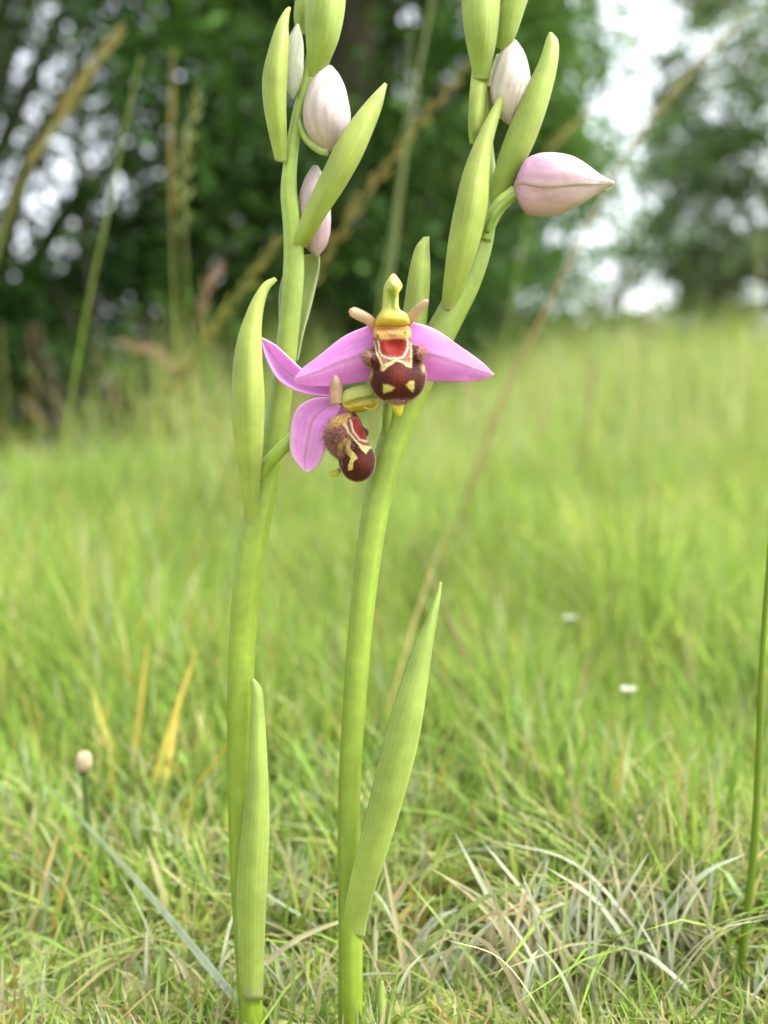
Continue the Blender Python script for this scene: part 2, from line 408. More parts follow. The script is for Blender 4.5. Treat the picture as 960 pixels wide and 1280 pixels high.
def tree(name, label, bx, by, height, cz, rad, n_cl, per, leaf, base_col, seed, trunk_r=0.16, group=None, lean=(0, 0), flat=0.45, csize=0.45, shell=0.55):
    r = np.random.default_rng(seed)
    bz = float(ground_z(bx, by))
    t = thing(name, label, 'tree', (bx, by, bz), group)
    tp = cr([(bx, by, bz - 0.1), (bx + 0.06 * lean[0], by, bz + height * 0.2), (bx + 0.5 * lean[0] + 0.05, by + lean[1] * 0.5, bz + height * 0.5), (bx + lean[0], by + lean[1], bz + height * 0.9)], 24)
    tr = trunk_r * (1.25 * np.exp(-np.linspace(0, 1, 24) * 12) * 0.5 + np.linspace(1, 0.12, 24))
    V, Fc, uv = tube_geo(tp, tr, 14)
    trunk = build('trunk', V, Fc, M_BARK, t)
    # clump centres: many near the crown's shell
    u = r.normal(size=(n_cl, 3)); u /= np.linalg.norm(u, axis=1)[:, None]
    rr = (r.uniform(size=n_cl) ** (1 / 3)) * (1 - shell) + shell * r.uniform(0.75, 1.05, n_cl)
    ctr = np.array([bx + lean[0] * 0.5, by + lean[1] * 0.5, bz + cz])
    cc = ctr + u * rr[:, None] * np.array(rad)
    ok = cc[:, 2] > bz + 0.25
    cc, u = cc[ok], u[ok]
    # limbs reach some of the clumps
    sel = r.choice(len(cc), min(14, len(cc)), replace=False)
    for k in sel:
        e = cc[k]; i0 = int(np.clip((e[2] - bz) / height * 24 - 5, 3, 18))
        s0 = tp[i0]
        mid = 0.5 * (s0 + e) + np.array([0, 0, 0.18 * np.linalg.norm(e - s0)])
        pth = cr([s0, mid, e], 10)
        V, Fc, uv = tube_geo(pth, np.linspace(tr[i0] * 0.5, 0.012, 10), 7)
        build('limb', V, Fc, M_BARK, t)
    m = len(cc); size = csize * r.uniform(0.6, 1.5, m)
    idx = np.repeat(np.arange(m), per)
    outd = u.copy(); outd[:, 2] *= 0.3; outd /= np.linalg.norm(outd, axis=1)[:, None] + 1e-9
    g = r.normal(0, 0.5, (len(idx), 3)) * np.array([1, 1, flat])
    p = cc[idx] + g * size[idx][:, None]
    p[:, 2] -= 0.35 * np.sum(g * outd[idx], axis=1) * size[idx]
    L = leaf * r.uniform(0.7, 1.35, len(idx)); W = L * r.uniform(0.5, 0.72, len(idx))
    ctint = r.uniform(0.75, 1.3, (m, 1)) * np.array([1, 1, 1]) * (1 + r.normal(0, 0.06, (m, 3)))
    col = np.asarray(base_col) * ctint[idx] * r.uniform(0.75, 1.25, (len(idx), 1))
    ok = p[:, 2] > ground_z(p[:, 0], p[:, 1]) + 0.06
    V, Fq, c4 = leaf_cloud(p[ok], outd[idx][ok], L[ok], W[ok], r, col[ok])
    build('crown', V, Fq, M_TREELEAF, t, col=c4, smooth=False)
    return t

G1 = np.array([0.042, 0.098, 0.020]); G2 = np.array([0.060, 0.122, 0.030]); G3_GLARE = np.array([0.16, 0.23, 0.12])  # last green is lightened: veiling glare painted into the leaf colour
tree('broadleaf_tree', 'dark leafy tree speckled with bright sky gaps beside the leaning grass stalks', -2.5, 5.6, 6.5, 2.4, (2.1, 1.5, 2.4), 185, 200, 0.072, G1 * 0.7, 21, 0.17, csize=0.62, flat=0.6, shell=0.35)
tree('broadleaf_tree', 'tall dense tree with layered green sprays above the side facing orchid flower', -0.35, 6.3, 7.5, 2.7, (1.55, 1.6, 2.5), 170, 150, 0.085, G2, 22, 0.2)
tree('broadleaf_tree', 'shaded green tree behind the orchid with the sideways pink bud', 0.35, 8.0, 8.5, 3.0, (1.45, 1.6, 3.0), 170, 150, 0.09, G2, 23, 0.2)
tree('broadleaf_tree', 'rounded tree with glare painted into its pale leaves standing apart across the white sky gap', 6.55, 14.0, 9.5, 4.1, (2.7, 2.6, 4.1), 330, 150, 0.12, G3_GLARE, 24, 0.25)
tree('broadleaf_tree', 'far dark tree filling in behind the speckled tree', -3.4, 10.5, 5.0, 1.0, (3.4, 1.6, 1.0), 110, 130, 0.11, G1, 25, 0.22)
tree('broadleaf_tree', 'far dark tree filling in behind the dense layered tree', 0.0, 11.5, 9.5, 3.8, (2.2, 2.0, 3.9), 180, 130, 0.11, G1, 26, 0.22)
tree('broadleaf_tree', 'sparse far tree showing white sky through it below the sky gap', 4.7, 19.0, 5.2, 2.6, (2.0, 1.6, 2.0), 60, 110, 0.13, G2, 28, 0.12)
tree('hawthorn_bush', 'low dark bush at the meadow edge below the white sky gap', 3.1, 13.0, 2.2, 0.8, (2.4, 1.2, 0.7), 80, 120, 0.10, G2, 27, 0.08)

for k, (bx, by, hh, rx, lab) in enumerate([(-2.9, 4.9, 0.9, 0.8, 'low dark undergrowth bush at the foot of the speckled tree'), (-1.5, 4.7, 1.0, 0.85, 'low dark undergrowth bush between the speckled tree and the layered tree'),
                                    (-0.35, 5.2, 1.1, 0.85, 'low dark undergrowth bush behind the side facing orchid'), (0.75, 6.6, 0.9, 0.75, 'low dark undergrowth bush behind the forward facing orchid')]):
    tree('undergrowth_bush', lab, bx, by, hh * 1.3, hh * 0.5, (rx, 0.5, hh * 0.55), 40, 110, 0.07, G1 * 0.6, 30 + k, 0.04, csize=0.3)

# ------------------------------------------------------------------ orchid builders
def O(px, py, mm): return P(px, py, D0 + np.asarray(mm, float) * 1e-3)

def stem(path, parent, c0, c1, name='stem', seg=20, n=90, mat=None):
    """path rows: px, py, width px, depth mm"""
    q = cr(path, n)
    pts = O(q[:, 0], q[:, 1], q[:, 3]); rad = q[:, 2] / 2 / F * D0
    V, Fc, uv = tube_geo(pts, rad, seg)
    t = uv[:, 1]; a = uv[:, 0] * 2 * np.pi
    col = (1 - t)[:, None] * c0 + t[:, None] * c1
    col = col * (1 + 0.09 * np.sin(a * 7 + 3 * t) * np.sin(t * 9 + 1))[:, None] * (1 + 0.07 * np.sin(t * 23) * np.sin(t * 7))[:, None]
    return build(name, V, Fc, mat or M_STEM, parent, col=col, uv=uv)

def sheet(name, A, B, depth, bulge, parent, colfn, mat, nu=17, nv=48, thick=0.00028, twist=0.0, fold=0.0, ripple=0.0):
    """organ between two edge outlines A and B (px, base to tip); bulge in mm, convex towards the viewer"""
    a, b = cr(A, nv), cr(B, nv); dep = cr(depth, nv)[:, 0]
    u = np.linspace(0, 1, nu); v = np.linspace(0, 1, nv)
    xy = a[:, None] * (1 - u)[None, :, None] + b[:, None] * u[None, :, None]
    wid = np.linalg.norm(a - b, axis=1); wid = wid / wid.max()
    s = 2 * u - 1
    dz = dep[:, None] - bulge * (1 - s[None, :] ** 2) * wid[:, None] + twist * s[None, :] * wid[:, None] - fold * (1 - np.abs(s))[None, :] * wid[:, None]
    dz = dz + ripple * np.sin(v * 17 + 1.0)[:, None] * (s ** 4)[None, :] * wid[:, None] + 0.4 * ripple * np.sin(v * 9)[:, None] * s[None, :]
    V = O(xy[..., 0], xy[..., 1], dz).reshape(-1, 3)
    U, W = np.meshgrid(u, v); U, W = U.ravel(), W.ravel()
    o = build(name, V, grid_faces(nv, nu), mat, parent, col=colfn(U, W), uv=np.stack([U, W], -1))
    so = o.modifiers.new('thickness', 'SOLIDIFY'); so.thickness = thick; so.offset = 0
    return o

def bract_col(base, tip, edge=(205, 220, 150)):
    cb, ct, ce = C(*base), C(*tip), C(*edge)
    def f(u, v):
        c = (1 - v)[:, None] * cb + v[:, None] * ct
        c = over(c, ce, 0.75 * smoothstep(0.44, 0.5, np.abs(u - 0.5)))
        c = over(c, cb * 0.8, 0.35 * smoothstep(0.035, 0.0, np.abs(u - 0.5)))
        c = over(c, C(215, 220, 165), 0.55 * smoothstep(0.05, 0.0, v))
        return c * (1 + 0.08 * np.sin(v * 9 + u * 4))[:, None]
    return f
BR = bract_col((196, 216, 100), (212, 226, 124), (226, 234, 170))
BR2 = bract_col((188, 212, 98), (204, 222, 122), (220, 230, 164))
LF = bract_col((192, 212, 104), (186, 212, 112), (216, 228, 160))

def blob(name, outline, off, front, back, parent, colfn, mat, na=110, nr=38, centre=None, extra=None, zoom=None, power=0.5):
    """closed rounded body with the given outline; front and back are its depths in mm"""
    ol = np.asarray(outline, float)
    if zoom: ol = ol / zoom[2] + np.array(zoom[:2])
    e = crc(ol, na)
    c = e.mean(axis=0) if centre is None else np.asarray(centre, float)
    rr = np.sin(np.linspace(0, 1, nr) * np.pi / 2)
    px = c + rr[1:, None, None] * (e - c)[None]
    Q = np.concatenate([c[None], px.reshape(-1, 2)])
    rad = np.concatenate([[0], np.repeat(rr[1:], na)])
    dome = np.maximum(1 - rad ** 2.2, 0) ** power
    zf = off - front * dome
    if extra is not None: zf = zf - extra(Q) * np.minimum(1, 3 * dome)
    zb = off + back * dome
    m = len(Q)
    V = np.concatenate([O(Q[:, 0], Q[:, 1], zf), O(Q[:, 0], Q[:, 1], zb)])
    faces = []
    for s0, flip in ((0, 0), (m, 1)):
        for j in range(na):
            f = [s0, s0 + 1 + j, s0 + 1 + (j + 1) % na]; faces.append(f[::-1] if flip else f)
        for i in range(nr - 2):
            o0 = s0 + 1 + i * na
            for j in range(na):
                j2 = (j + 1) % na
                if i == nr - 3:
                    pass
                f = [o0 + j, o0 + na + j, o0 + na + j2, o0 + j2]; faces.append(f[::-1] if flip else f)
    # weld the rim
    rim = 1 + (nr - 2) * na
    ren = np.arange(2 * m); ren[m + rim:m + rim + na] = np.arange(rim, rim + na)
    faces = [[int(ren[k]) for k in f] for f in faces]
    cf = colfn(Q, rad); col = np.concatenate([cf, cf])
    return build(name, V, faces, mat, parent, col=col, uv=np.concatenate([Q, Q]) / 100), Q, zf, e

def fuzz(name, roots, dirs, length, width, col, parent, seed=5):
    """short tapered hairs"""
    r = np.random.default_rng(seed); n = len(roots)
    d = dirs + r.normal(0, 0.28, (n, 3)); d /= np.linalg.norm(d, axis=1)[:, None]
    L = length * r.uniform(0.5, 1.25, n)
    s = np.cross(d, r.normal(size=(n, 3))); s /= np.linalg.norm(s, axis=1)[:, None]
    V = np.empty((n, 3, 3)); V[:, 0] = roots - s * width / 2; V[:, 1] = roots + s * width / 2; V[:, 2] = roots + d * L[:, None]
    Fq = (np.arange(n) * 3)[:, None] + np.arange(3)
    c = np.repeat(np.broadcast_to(col, (n, 3)) * r.uniform(0.7, 1.25, (n, 1)), 3, axis=0)
    return build(name, V.reshape(-1, 3), Fq, M_FUZZ, parent, col=c, smooth=False)

def bud(base, tip, half, prof, parent, off0, off1, colA, colB, green, roll=0.3, name='bud'):
    """closed bud: three overlapping sepals round a core; prof = relative half widths base to tip"""
    nv, na = 40, 22; half = half * 0.92
    b, t = np.array(base, float), np.array(tip, float)
    v = np.linspace(0, 1, nv); pr = np.maximum(cr(prof, nv)[:, 0], 0.01) * half / F * D0
    p0, p1 = O(b[0], b[1], off0), O(t[0], t[1], off1)
    ax = p1 - p0; axn = ax / np.linalg.norm(ax)
    n1 = np.cross(axn, FWD); n1 /= np.linalg.norm(n1); n2 = np.cross(axn, n1)      # n2 points along the view
    bow = 0.02 * np.linalg.norm(ax) * np.sin(np.pi * v)
    ctr = p0 + v[:, None] * ax + bow[:, None] * n1
    a = np.linspace(0, 2 * np.pi, 18, endpoint=False)
    V = ctr[:, None] + 0.93 * pr[:, None, None] * (np.cos(a)[None, :, None] * n1 + np.sin(a)[None, :, None] * n2)
    core = build(name, V.reshape(-1, 3), grid_faces(nv, 18, True), M_SEPAL, parent, col=C(*colB))
    cA, cB, cG = C(*colA) * 1.25, C(*colB) * 1.25, C(*green)
    for k in range(3):
        a0 = roll + k * 2 * np.pi / 3
        s = np.linspace(-1, 1, na); span = R(66)
        lift = 1.0 + 0.05 * (k == 0) + 0.07 * (1 - np.abs(s)) ** 1.2 + 0.006 * np.sin(s * 13) + 0.03 * np.exp(-((np.abs(s) - 0.95) / 0.05) ** 2)
        rad = pr[:, None] * lift[None, :]
        ang = a0 + span * s[None, :] + (0.55 * (v - 0.5) + 0.10 * np.sin(v * 7 + k + base[0]))[:, None]
        rad = rad * (1 + 0.024 * np.sin(v * 11 + k * 2 + base[1])[:, None] * np.cos(s * 5 + k)[None, :])
        V = ctr[:, None] + rad[..., None] * (np.cos(ang)[..., None] * n1 + np.sin(ang)[..., None] * n2)
        S, W = np.meshgrid(s, v); S, W = S.ravel(), W.ravel()
        c = cA * (1 - W)[:, None] + cB * W[:, None]
        c = over(c, cG, 0.55 * np.exp(-(S / 0.10) ** 2) * (0.4 + 0.6 * W))
        for sv in (-0.45, 0.42, -0.72, 0.70): c = over(c, cG * np.array([1.0, 0.8, 0.85]), 0.30 * np.exp(-((S - sv - 0.05 * np.sin(W * 8)) / 0.04) ** 2))
        c = over(c, C(214, 222, 172), 0.7 * smoothstep(0.88, 0.98, np.abs(S)))
        c = over(c, cG, 0.5 * smoothstep(0.82, 1.0, W) + 0.3 * smoothstep(0.12, 0.0, W))
        o = build('sepal', V.reshape(-1, 3), grid_faces(nv, na), M_SEPAL, core, col=c, uv=np.stack([S, W], -1))
        so = o.modifiers.new('thickness', 'SOLIDIFY'); so.thickness = 0.0002
    return core

Z4 = (400, 330, 4.57)       # close-up coordinates used for tracing the lips

# =================================================================== orchid with the side facing flower
baseA = O(314, 1300, 2); baseA[2] = 0.0
oA = thing('bee_orchid', 'bee orchid with one side facing flower and two white buds above a long pale bract', 'orchid', baseA, 'bee orchids')
stem([(316, 1325, 31, 2), (314, 1270, 31, 2), (309, 1200, 30, 2), (303, 1100, 30, 2), (300, 1000, 31, 2), (300, 900, 33, 2), (303, 800, 34, 2), (310, 720, 36, 2),
      (321, 650, 37, 2), (333, 600, 33, 2), (344, 540, 30, 2), (353, 480, 28, 2), (361, 410, 27, 2), (367, 340, 27, 2), (366, 290, 24, 2), (361, 240, 21, 1.5), (364, 195, 17, 1.5), (372, 145, 15, 2), (386, 90, 16, 2.5), (397, 40, 17, 3), (404, -30, 15, 3)],
     oA, C(138, 164, 44), C(176, 200, 90), n=130)
# clasping lower leaf
sheet('leaf', [(301, 1250), (298, 1180), (296, 1110), (301, 1050), (309, 980), (313, 910), (315, 868), (314, 852)],
      [(328, 1250), (330, 1180), (333, 1110), (336, 1040), (335, 980), (331, 910), (327, 864), (316, 847)],
      [0.95, 0.0, -0.7, -1.2, -1.4, -1.2, -0.8, -0.4], 1.6, oA, LF, M_LEAF, nv=70, ripple=0.15)
# long bract with a hooked tip
sheet('bract', [(308, 657), (303, 610), (293, 550), (290, 490), (296, 430), (311, 385), (328, 356), (343, 347)],
      [(323, 657), (324, 612), (328, 560), (330, 500), (327, 445), (327, 400), (334, 366), (346, 350)],
      [0.5, -1.2, -2.5, -3.2, -3.2, -2.6, -1.8, -1.0], 1.5, oA, BR, M_LEAF, nv=70, ripple=0.22, fold=0.3)
# bract behind the stem showing pale edges
sheet('bract', [(357, 455), (350, 410), (349, 370), (356, 340), (374, 322), (396, 317)], [(372, 452), (379, 418), (388, 385), (395, 355), (399, 334), (399, 318)],
      [3.5, 4.2, 4.6, 4.8, 4.8, 4.6], -1.0, oA, bract_col((186, 208, 110), (208, 220, 150), (226, 232, 190)), M_LEAF)
# bract crossing to the right
sheet('bract', [(367, 304), (372, 285), (386, 252), (405, 212), (425, 172), (447, 141), (467, 118), (481, 104)],
      [(382, 309), (391, 296), (408, 268), (431, 233), (450, 200), (464, 168), (476, 136), (483, 106)],
      [0.8, -0.9, -2.5, -3.6, -4.0, -3.8, -3.2, -2.6], 1.7, oA, BR, M_LEAF, nv=70, ripple=0.22, fold=0.3)
# bract on the upper left
sheet('bract', [(345, 201), (338, 172), (330, 130), (329, 95), (337, 60), (347, 30), (356, 14), (361, 9)],
      [(358, 204), (358, 170), (357, 130), (359, 90), (361, 55), (360, 35), (361, 20), (363, 10)],
      [0.4, -0.6, -1.6, -2.0, -2.0, -1.6, -1.0, -0.6], 1.6, oA, BR, M_LEAF, nv=60)
# top bract wrapped round the highest bud
sheet('bract', [(387, 95), (385, 75), (383, 45), (383, 15), (390, -15), (404, -45), (414, -60)], [(402, 100), (411, 78), (423, 48), (430, 15), (431, -15), (424, -42), (416, -60)],
      [1.0, 0.2, -0.8, -1.2, -1.2, -0.8, -0.4], 2.4, oA, BR2, M_LEAF)
sheet('bract', [(371, 40), (368, 20), (371, -5), (380, -30), (388, -48)], [(381, 44), (386, 20), (389, -5), (391, -30), (390, -48)],
      [3.0, 2.4, 2.0, 2.2, 2.6], 1.2, oA, BR2, M_LEAF)
WB = [0.05, 0.62, 0.90, 1.0, 1.0, 0.93, 0.80, 0.56, 0.18]
bud((410, 190), (411, 84), 30, WB, oA, 0.5, 1.0, (248, 220, 230), (252, 244, 244), (180, 198, 140), 1.25)
bud((366, 124), (372, 31), 13, WB, oA, 1.0, 1.5, (244, 246, 230), (246, 250, 230), (196, 214, 150), 0.9)
bud((396, 322), (394, 208), 22, WB, oA, 3.0, 4.0, (236, 196, 214), (240, 224, 224), (176, 196, 150), 1.9)
stem([(372, 150, 9, 1.5), (382, 172, 10, 1.2), (398, 186, 11, 0.8), (410, 190, 10, 0.5)], oA, C(178, 204, 100), C(206, 216, 150), 'ovary', 12, 20)

# side facing flower: the ovary is the part, its organs the sub-parts
flA = stem([(324, 597, 15, 0.5), (336, 578, 17, -1.0), (356, 557, 17, -2.6), (385, 530, 15, -2.2), (414, 510, 12, -2.4), (432, 502, 11, -3.6)], oA, C(168, 196, 80), C(178, 200, 92), 'flower', 14, 30)
def pink(u, v, c0=(250, 158, 248), c1=(254, 182, 252), tipc=(226, 224, 190)):
    c = (1 - v)[:, None] * C(*c0) + v[:, None] * C(*c1)
    c = over(c, C(190, 140, 150), 0.7 * np.exp(-((u - 0.5) / 0.035) ** 2))
    for s in (0.22, 0.34, 0.66, 0.8): c = over(c, C(220, 128, 214), 0.3 * np.exp(-((u - s) / 0.02) ** 2))
    c = over(c, C(254, 226, 250), 0.6 * smoothstep(0.46, 0.5, np.abs(u - 0.5)))
    c = over(c, C(*tipc), 0.85 * smoothstep(0.93, 1.0, v))
    return np.clip(1.2 * c * (1 + 0.06 * np.sin(7 * v + 9 * u))[:, None], 0, 0.8)
sheet('sepal', [(428, 479), (402, 474), (379, 463), (360, 446), (343, 431), (326, 422)], [(428, 495), (400, 495), (372, 489), (349, 475), (334, 450), (326, 424)],
      [-4.6, -4.4, -3.6, -2.6, -2.2, -2.4], -1.6, flA, pink, M_SEPAL, nu=25)
sheet('sepal', [(411, 497), (390, 499), (371, 512), (363, 540), (364, 568), (379, 589)], [(426, 508), (419, 524), (410, 541), (406, 562), (398, 580), (385, 591)],
      [-4.6, -5.2, -5.6, -5.4, -4.8, -4.2], -0.9, flA, lambda u, v: over(pink(u, v, (250, 166, 250), (254, 180, 252)), C(238, 232, 226), 0.8 * smoothstep(0.16, 0.02, u) * smoothstep(0.45, 0.75, v)), M_SEPAL, nu=25)
sheet('sepal', [(424, 498), (420, 510), (416, 530), (420, 552), (430, 566)], [(432, 500), (440, 514), (446, 532), (444, 552), (432, 567)], [-3.6, -2.2, -1.0, -0.4, 0.0], -0.8, flA, pink, M_SEPAL)
def tanp(u, v):
    c = (1 - v)[:, None] * C(240, 196, 170) + v[:, None] * C(252, 216, 200)
    return c * (1 + 0.08 * np.sin(9 * v))[:, None]
sheet('petal', [(414, 507), (413, 492), (413, 480), (416, 471), (418, 469)], [(430, 503), (427, 490), (426, 480), (423, 472), (420, 469)], [-5.8, -6.2, -6.6, -6.8, -6.8], 1.1, flA, tanp, M_SEPAL, nu=13, nv=26)
# column of the side flower
def colA_fn(Q, rad):
    q = (Q - np.array(Z4[:2])) * Z4[2]
    c = np.broadcast_to(C(208, 212, 120), (len(Q), 3)).copy()
    c = over(c, C(222, 190, 70), smoothstep(760, 800, q[:, 1]) * 0.9)
    c = over(c, C(196, 206, 92), 0.6 * smoothstep(220, 280, q[:, 0]) * smoothstep(770, 730, q[:, 1]))
    return over(c, C(170, 120, 50), 0.5 * smoothstep(820, 840, q[:, 1]))
blob('column', [(122, 800), (132, 735), (180, 706), (240, 690), (300, 680), (345, 690), (352, 720), (326, 748), (334, 790), (300, 822), (240, 846), (170, 846)], -6.2, 1.5, 1.5, flA, colA_fn, M_COLUMN, 80, 26, zoom=Z4, extra=lambda Q: -0.7 * np.exp(-(seg_dist((Q - np.array(Z4[:2])) * Z4[2], [(150, 800), (230, 772), (330, 752)]) / 9) ** 2) + 0.5 * np.exp(-(seg_dist((Q - np.array(Z4[:2])) * Z4[2], [(200, 812), (300, 795)]) / 14) ** 2))
q = cr([(455, 509), (464, 512), (471, 508), (472, 501), (466, 498)], 16)
V, Fc, uv = tube_geo(O(q[:, 0], q[:, 1], -8.3), 1.0 / F * D0, 8); build('pollinium', V, Fc, M_COLUMN, flA, col=C(226, 190, 60))

# lip of the side flower
def wobble(q):
    x, y = q[:, 0], q[:, 1]
    return q + np.stack([2.4 * np.sin(y / 17 + x / 23) + 0.9 * np.sin(y / 4.7 - x / 7), 2.4 * np.sin(x / 18 - y / 19) + 0.9 * np.sin(x / 5.1 + y / 6)], -1)
def lipA_fn(Q, rad):
    q = wobble((Q - np.array(Z4[:2])) * Z4[2])
    c = np.broadcast_to(C(68, 20, 15), (len(Q), 3)).copy()
    c = over(c, C(100, 32, 22), 0.7 * np.exp(-(((q - np.array([240, 1140])) / np.array([40, 60])) ** 2).sum(1)))
    lobe = smoothstep(1.12, 0.92, np.sqrt((((q - np.array([88, 1000])) / np.array([92, 112])) ** 2).sum(1)))
    ang = np.arctan2(q[:, 1] - 960, q[:, 0] - 130); hair = 0.5 + 0.5 * np.sin(ang * 46 + 2 * np.sin(ang * 17))
    lc = C(124, 62, 56)[None] * (1 - 0.45 * hair)[:, None] + C(214, 170, 160)[None] * (0.30 * hair)[:, None]
    c = c * (1 - lobe)[:, None] + lc * lobe[:, None]
    top = smoothstep(945, 905, q[:, 1] + 0.25 * (q[:, 0] - 110)); c = over(c, C(216, 176, 92), top * smoothstep(200, 160, q[:, 0]))
    c = over(c, C(210, 172, 90), smoothstep(16, 8, seg_dist(q, [(110, 1085), (122, 1030), (160, 1000)])))
    # throat patch, mauve band, cream outlines
    band = poly_sdf(q, [(160, 880), (215, 870), (262, 985), (290, 1045), (240, 1035), (190, 985), (150, 925)])
    c = over(c, C(146, 84, 84), smoothstep(3, -3, band))
    c = over(c, C(158, 44, 28), smoothstep(4, -2, poly_sdf(q, [(178, 893), (212, 885), (232, 930), (262, 1000), (230, 992), (198, 955)])))
    c = over(c, C(222, 200, 172), smoothstep(7, 4, seg_dist(q, [(172, 893), (190, 950), (222, 1000), (268, 1012)])))
    c = over(c, C(226, 204, 150), smoothstep(9, 5, seg_dist(q, [(140, 915), (162, 960), (200, 1010), (240, 1042), (288, 1046)])))
    c = over(c, C(222, 204, 128), smoothstep(3, -3, poly_sdf(q, [(222, 1035), (285, 1045), (262, 1088), (238, 1068)])))
    c = over(c, C(216, 194, 108), smoothstep(5, -3, poly_sdf(q, [(140, 1000), (172, 1010), (170, 1050), (200, 1082), (212, 1110), (188, 1130), (190, 1168), (165, 1178), (160, 1150), (176, 1110), (150, 1070), (146, 1030)])))
    c = over(c, C(200, 150, 100), 0.7 * smoothstep(0.955, 1.0, rad))
    return c
def lobe_extra(Q):
    q = (Q - np.array(Z4[:2])) * Z4[2]
    e = 0.9 * np.exp(-(((q - np.array([85, 1000])) / np.array([60, 75])) ** 2).sum(1)) + 0.9 * np.exp(-(((q - np.array([225, 1150])) / np.array([75, 70])) ** 2).sum(1))
    e -= 0.8 * np.exp(-(((q - np.array([220, 945])) / np.array([26, 45])) ** 2).sum(1))
    return e - 0.5 * np.exp(-(seg_dist(q, [(110, 1100), (125, 1040), (160, 1000)]) / 16) ** 2)
lipA, QA, zA, eA = blob('lip', [(150, 850), (190, 846), (222, 872), (248, 925), (276, 945), (280, 970), (266, 995), (286, 1030), (312, 1085), (319, 1130), (306, 1190), (264, 1234), (205, 1246),
      (150, 1222), (116, 1170), (104, 1118), (58, 1078), (26, 1020), (22, 975), (44, 915), (92, 868)], -5.6, 2.6, 2.4, flA, lipA_fn, M_LIP, 150, 46, zoom=Z4, extra=lobe_extra)
r_ = np.random.default_rng(3)
qa = (QA - np.array(Z4[:2])) * Z4[2]
w_ = np.exp(-(((qa - np.array([75, 1000])) / np.array([62, 90])) ** 2).sum(1)); k = r_.choice(len(QA), 900, p=w_ / w_.sum())
rt = O(QA[k, 0], QA[k, 1], zA[k]); dd = rt - O(422.0, 545.0, -5.0); dd /= np.linalg.norm(dd, axis=1)[:, None]; dd = dd - 0.5 * FWD
fuzz('fuzz', rt, dd, 0.0009, 0.00010, C(206, 160, 150), flA, 4)['kind'] = 'stuff'
blob('lip_tip', [(52, 1205), (60, 1188), (85, 1178), (110, 1165), (120, 1190), (100, 1212), (72, 1215)], -4.6, 0.6, 0.6, flA, lambda Q, r: np.broadcast_to(C(220, 204, 84), (len(Q), 3)), M_COLUMN, 32, 10, zoom=Z4)

# =================================================================== orchid with the forward facing flower
baseB = O(438, 1300, 1); baseB[2] = 0.0
oB = thing('bee_orchid', 'bee orchid with an open forward facing flower and a pink bud jutting sideways', 'orchid', baseB, 'bee orchids')
stem([(438, 1325, 31, 1), (438, 1250, 31, 1), (438, 1170, 30, 1), (436, 1080, 28, 1), (437, 980, 28, 1), (443, 880, 29, 1), (450, 790, 30, 1), (460, 700, 32, 1), (473, 620, 34, 1), (492, 550, 37, 1),
      (515, 490, 40, 1), (538, 440, 40, 1), (562, 395, 37, 1.2), (585, 350, 34, 1.4), (602, 300, 30, 1.8), (609, 240, 26, 2.4), (604, 180, 25, 2.0), (601, 110, 22, 1.6), (602, 40, 20, 1.6), (604, -30, 18, 1.6)],
     oB, C(136, 162, 50), C(174, 198, 92), n=130)
sheet('leaf', [(428, 1166), (431, 1135), (440, 1090), (455, 1030), (474, 950), (493, 880), (514, 818), (534, 772), (546, 744), (550, 727)],
      [(455, 1172), (461, 1140), (472, 1100), (490, 1045), (509, 980), (524, 920), (533, 860), (540, 808), (548, 758), (552, 728)],
      [0.2, -0.9, -1.9, -2.8, -3.4, -3.6, -3.4, -3.0, -2.4, -2.0], 1.3, oB, LF, M_LEAF, nv=80, ripple=0.2)
# bract behind the open flower
sheet('bract', [(502, 440), (504, 400), (508, 365), (513, 335), (520, 310), (530, 297)], [(530, 440), (533, 400), (536, 365), (537, 335), (536, 310), (536, 296)],
      [0.0, -0.4, -0.8, -1.0, -1.0, -0.8], 1.6, oB, BR2, M_LEAF)
# long bract on the stem
sheet('bract', [(552, 388), (556, 345), (562, 295), (572, 245), (583, 205), (600, 165), (616, 135), (629, 112)], [(568, 391), (583, 350), (598, 305), (608, 262), (611, 220), (615, 180), (624, 145), (634, 114)],
      [-0.2, -1.8, -2.7, -3.0, -2.8, -2.2, -1.6, -1.2], 1.7, oB, BR, M_LEAF, nv=70, ripple=0.22, fold=0.3)
# bract leaning right behind the buds
sheet('bract', [(610, 262), (616, 225), (627, 185), (643, 145), (660, 108), (675, 75), (683, 50), (687, 41)], [(622, 262), (640, 230), (662, 190), (678, 150), (690, 110), (697, 75), (697, 52), (689, 41)],
      [1.4, 0.2, -0.8, -1.4, -1.6, -1.4, -1.0, -0.8], 1.6, oB, BR2, M_LEAF, nv=70)
# top bracts
sheet('bract', [(593, 98), (588, 75), (582, 45), (578, 10), (580, -20), (594, -48), (600, -58)], [(609, 100), (614, 78), (620, 50), (624, 15), (624, -20), (612, -45), (602, -58)],
      [0.0, -0.8, -1.6, -2.0, -1.8, -1.2, -0.8], 2.2, oB, BR2, M_LEAF)
sheet('bract', [(621, 60), (622, 40), (626, 10), (636, -20), (650, -42)], [(634, 64), (644, 44), (655, 12), (662, -15), (656, -42)], [0.8, 0.0, -0.6, -0.8, -0.6], 1.8, oB, BR2, M_LEAF)
sheet('bract', [(588, 179), (586, 158), (587, 125), (591, 82)], [(593, 181), (601, 160), (607, 128), (610, 82)], [0.6, -0.3, 0.1, 0.9], 1.0, oB, BR, M_LEAF)
bud((638, 157), (642, 52), 26, WB, oB, 0.6, 1.4, (248, 226, 226), (252, 242, 234), (186, 200, 142), 1.0)
bud((640, 237), (768, 229), 38, [0.05, 0.80, 0.98, 1.0, 0.93, 0.79, 0.55, 0.25, 0.05], oB, 0.0, -4.5, (246, 190, 230), (252, 230, 240), (190, 202, 146), 0.80)
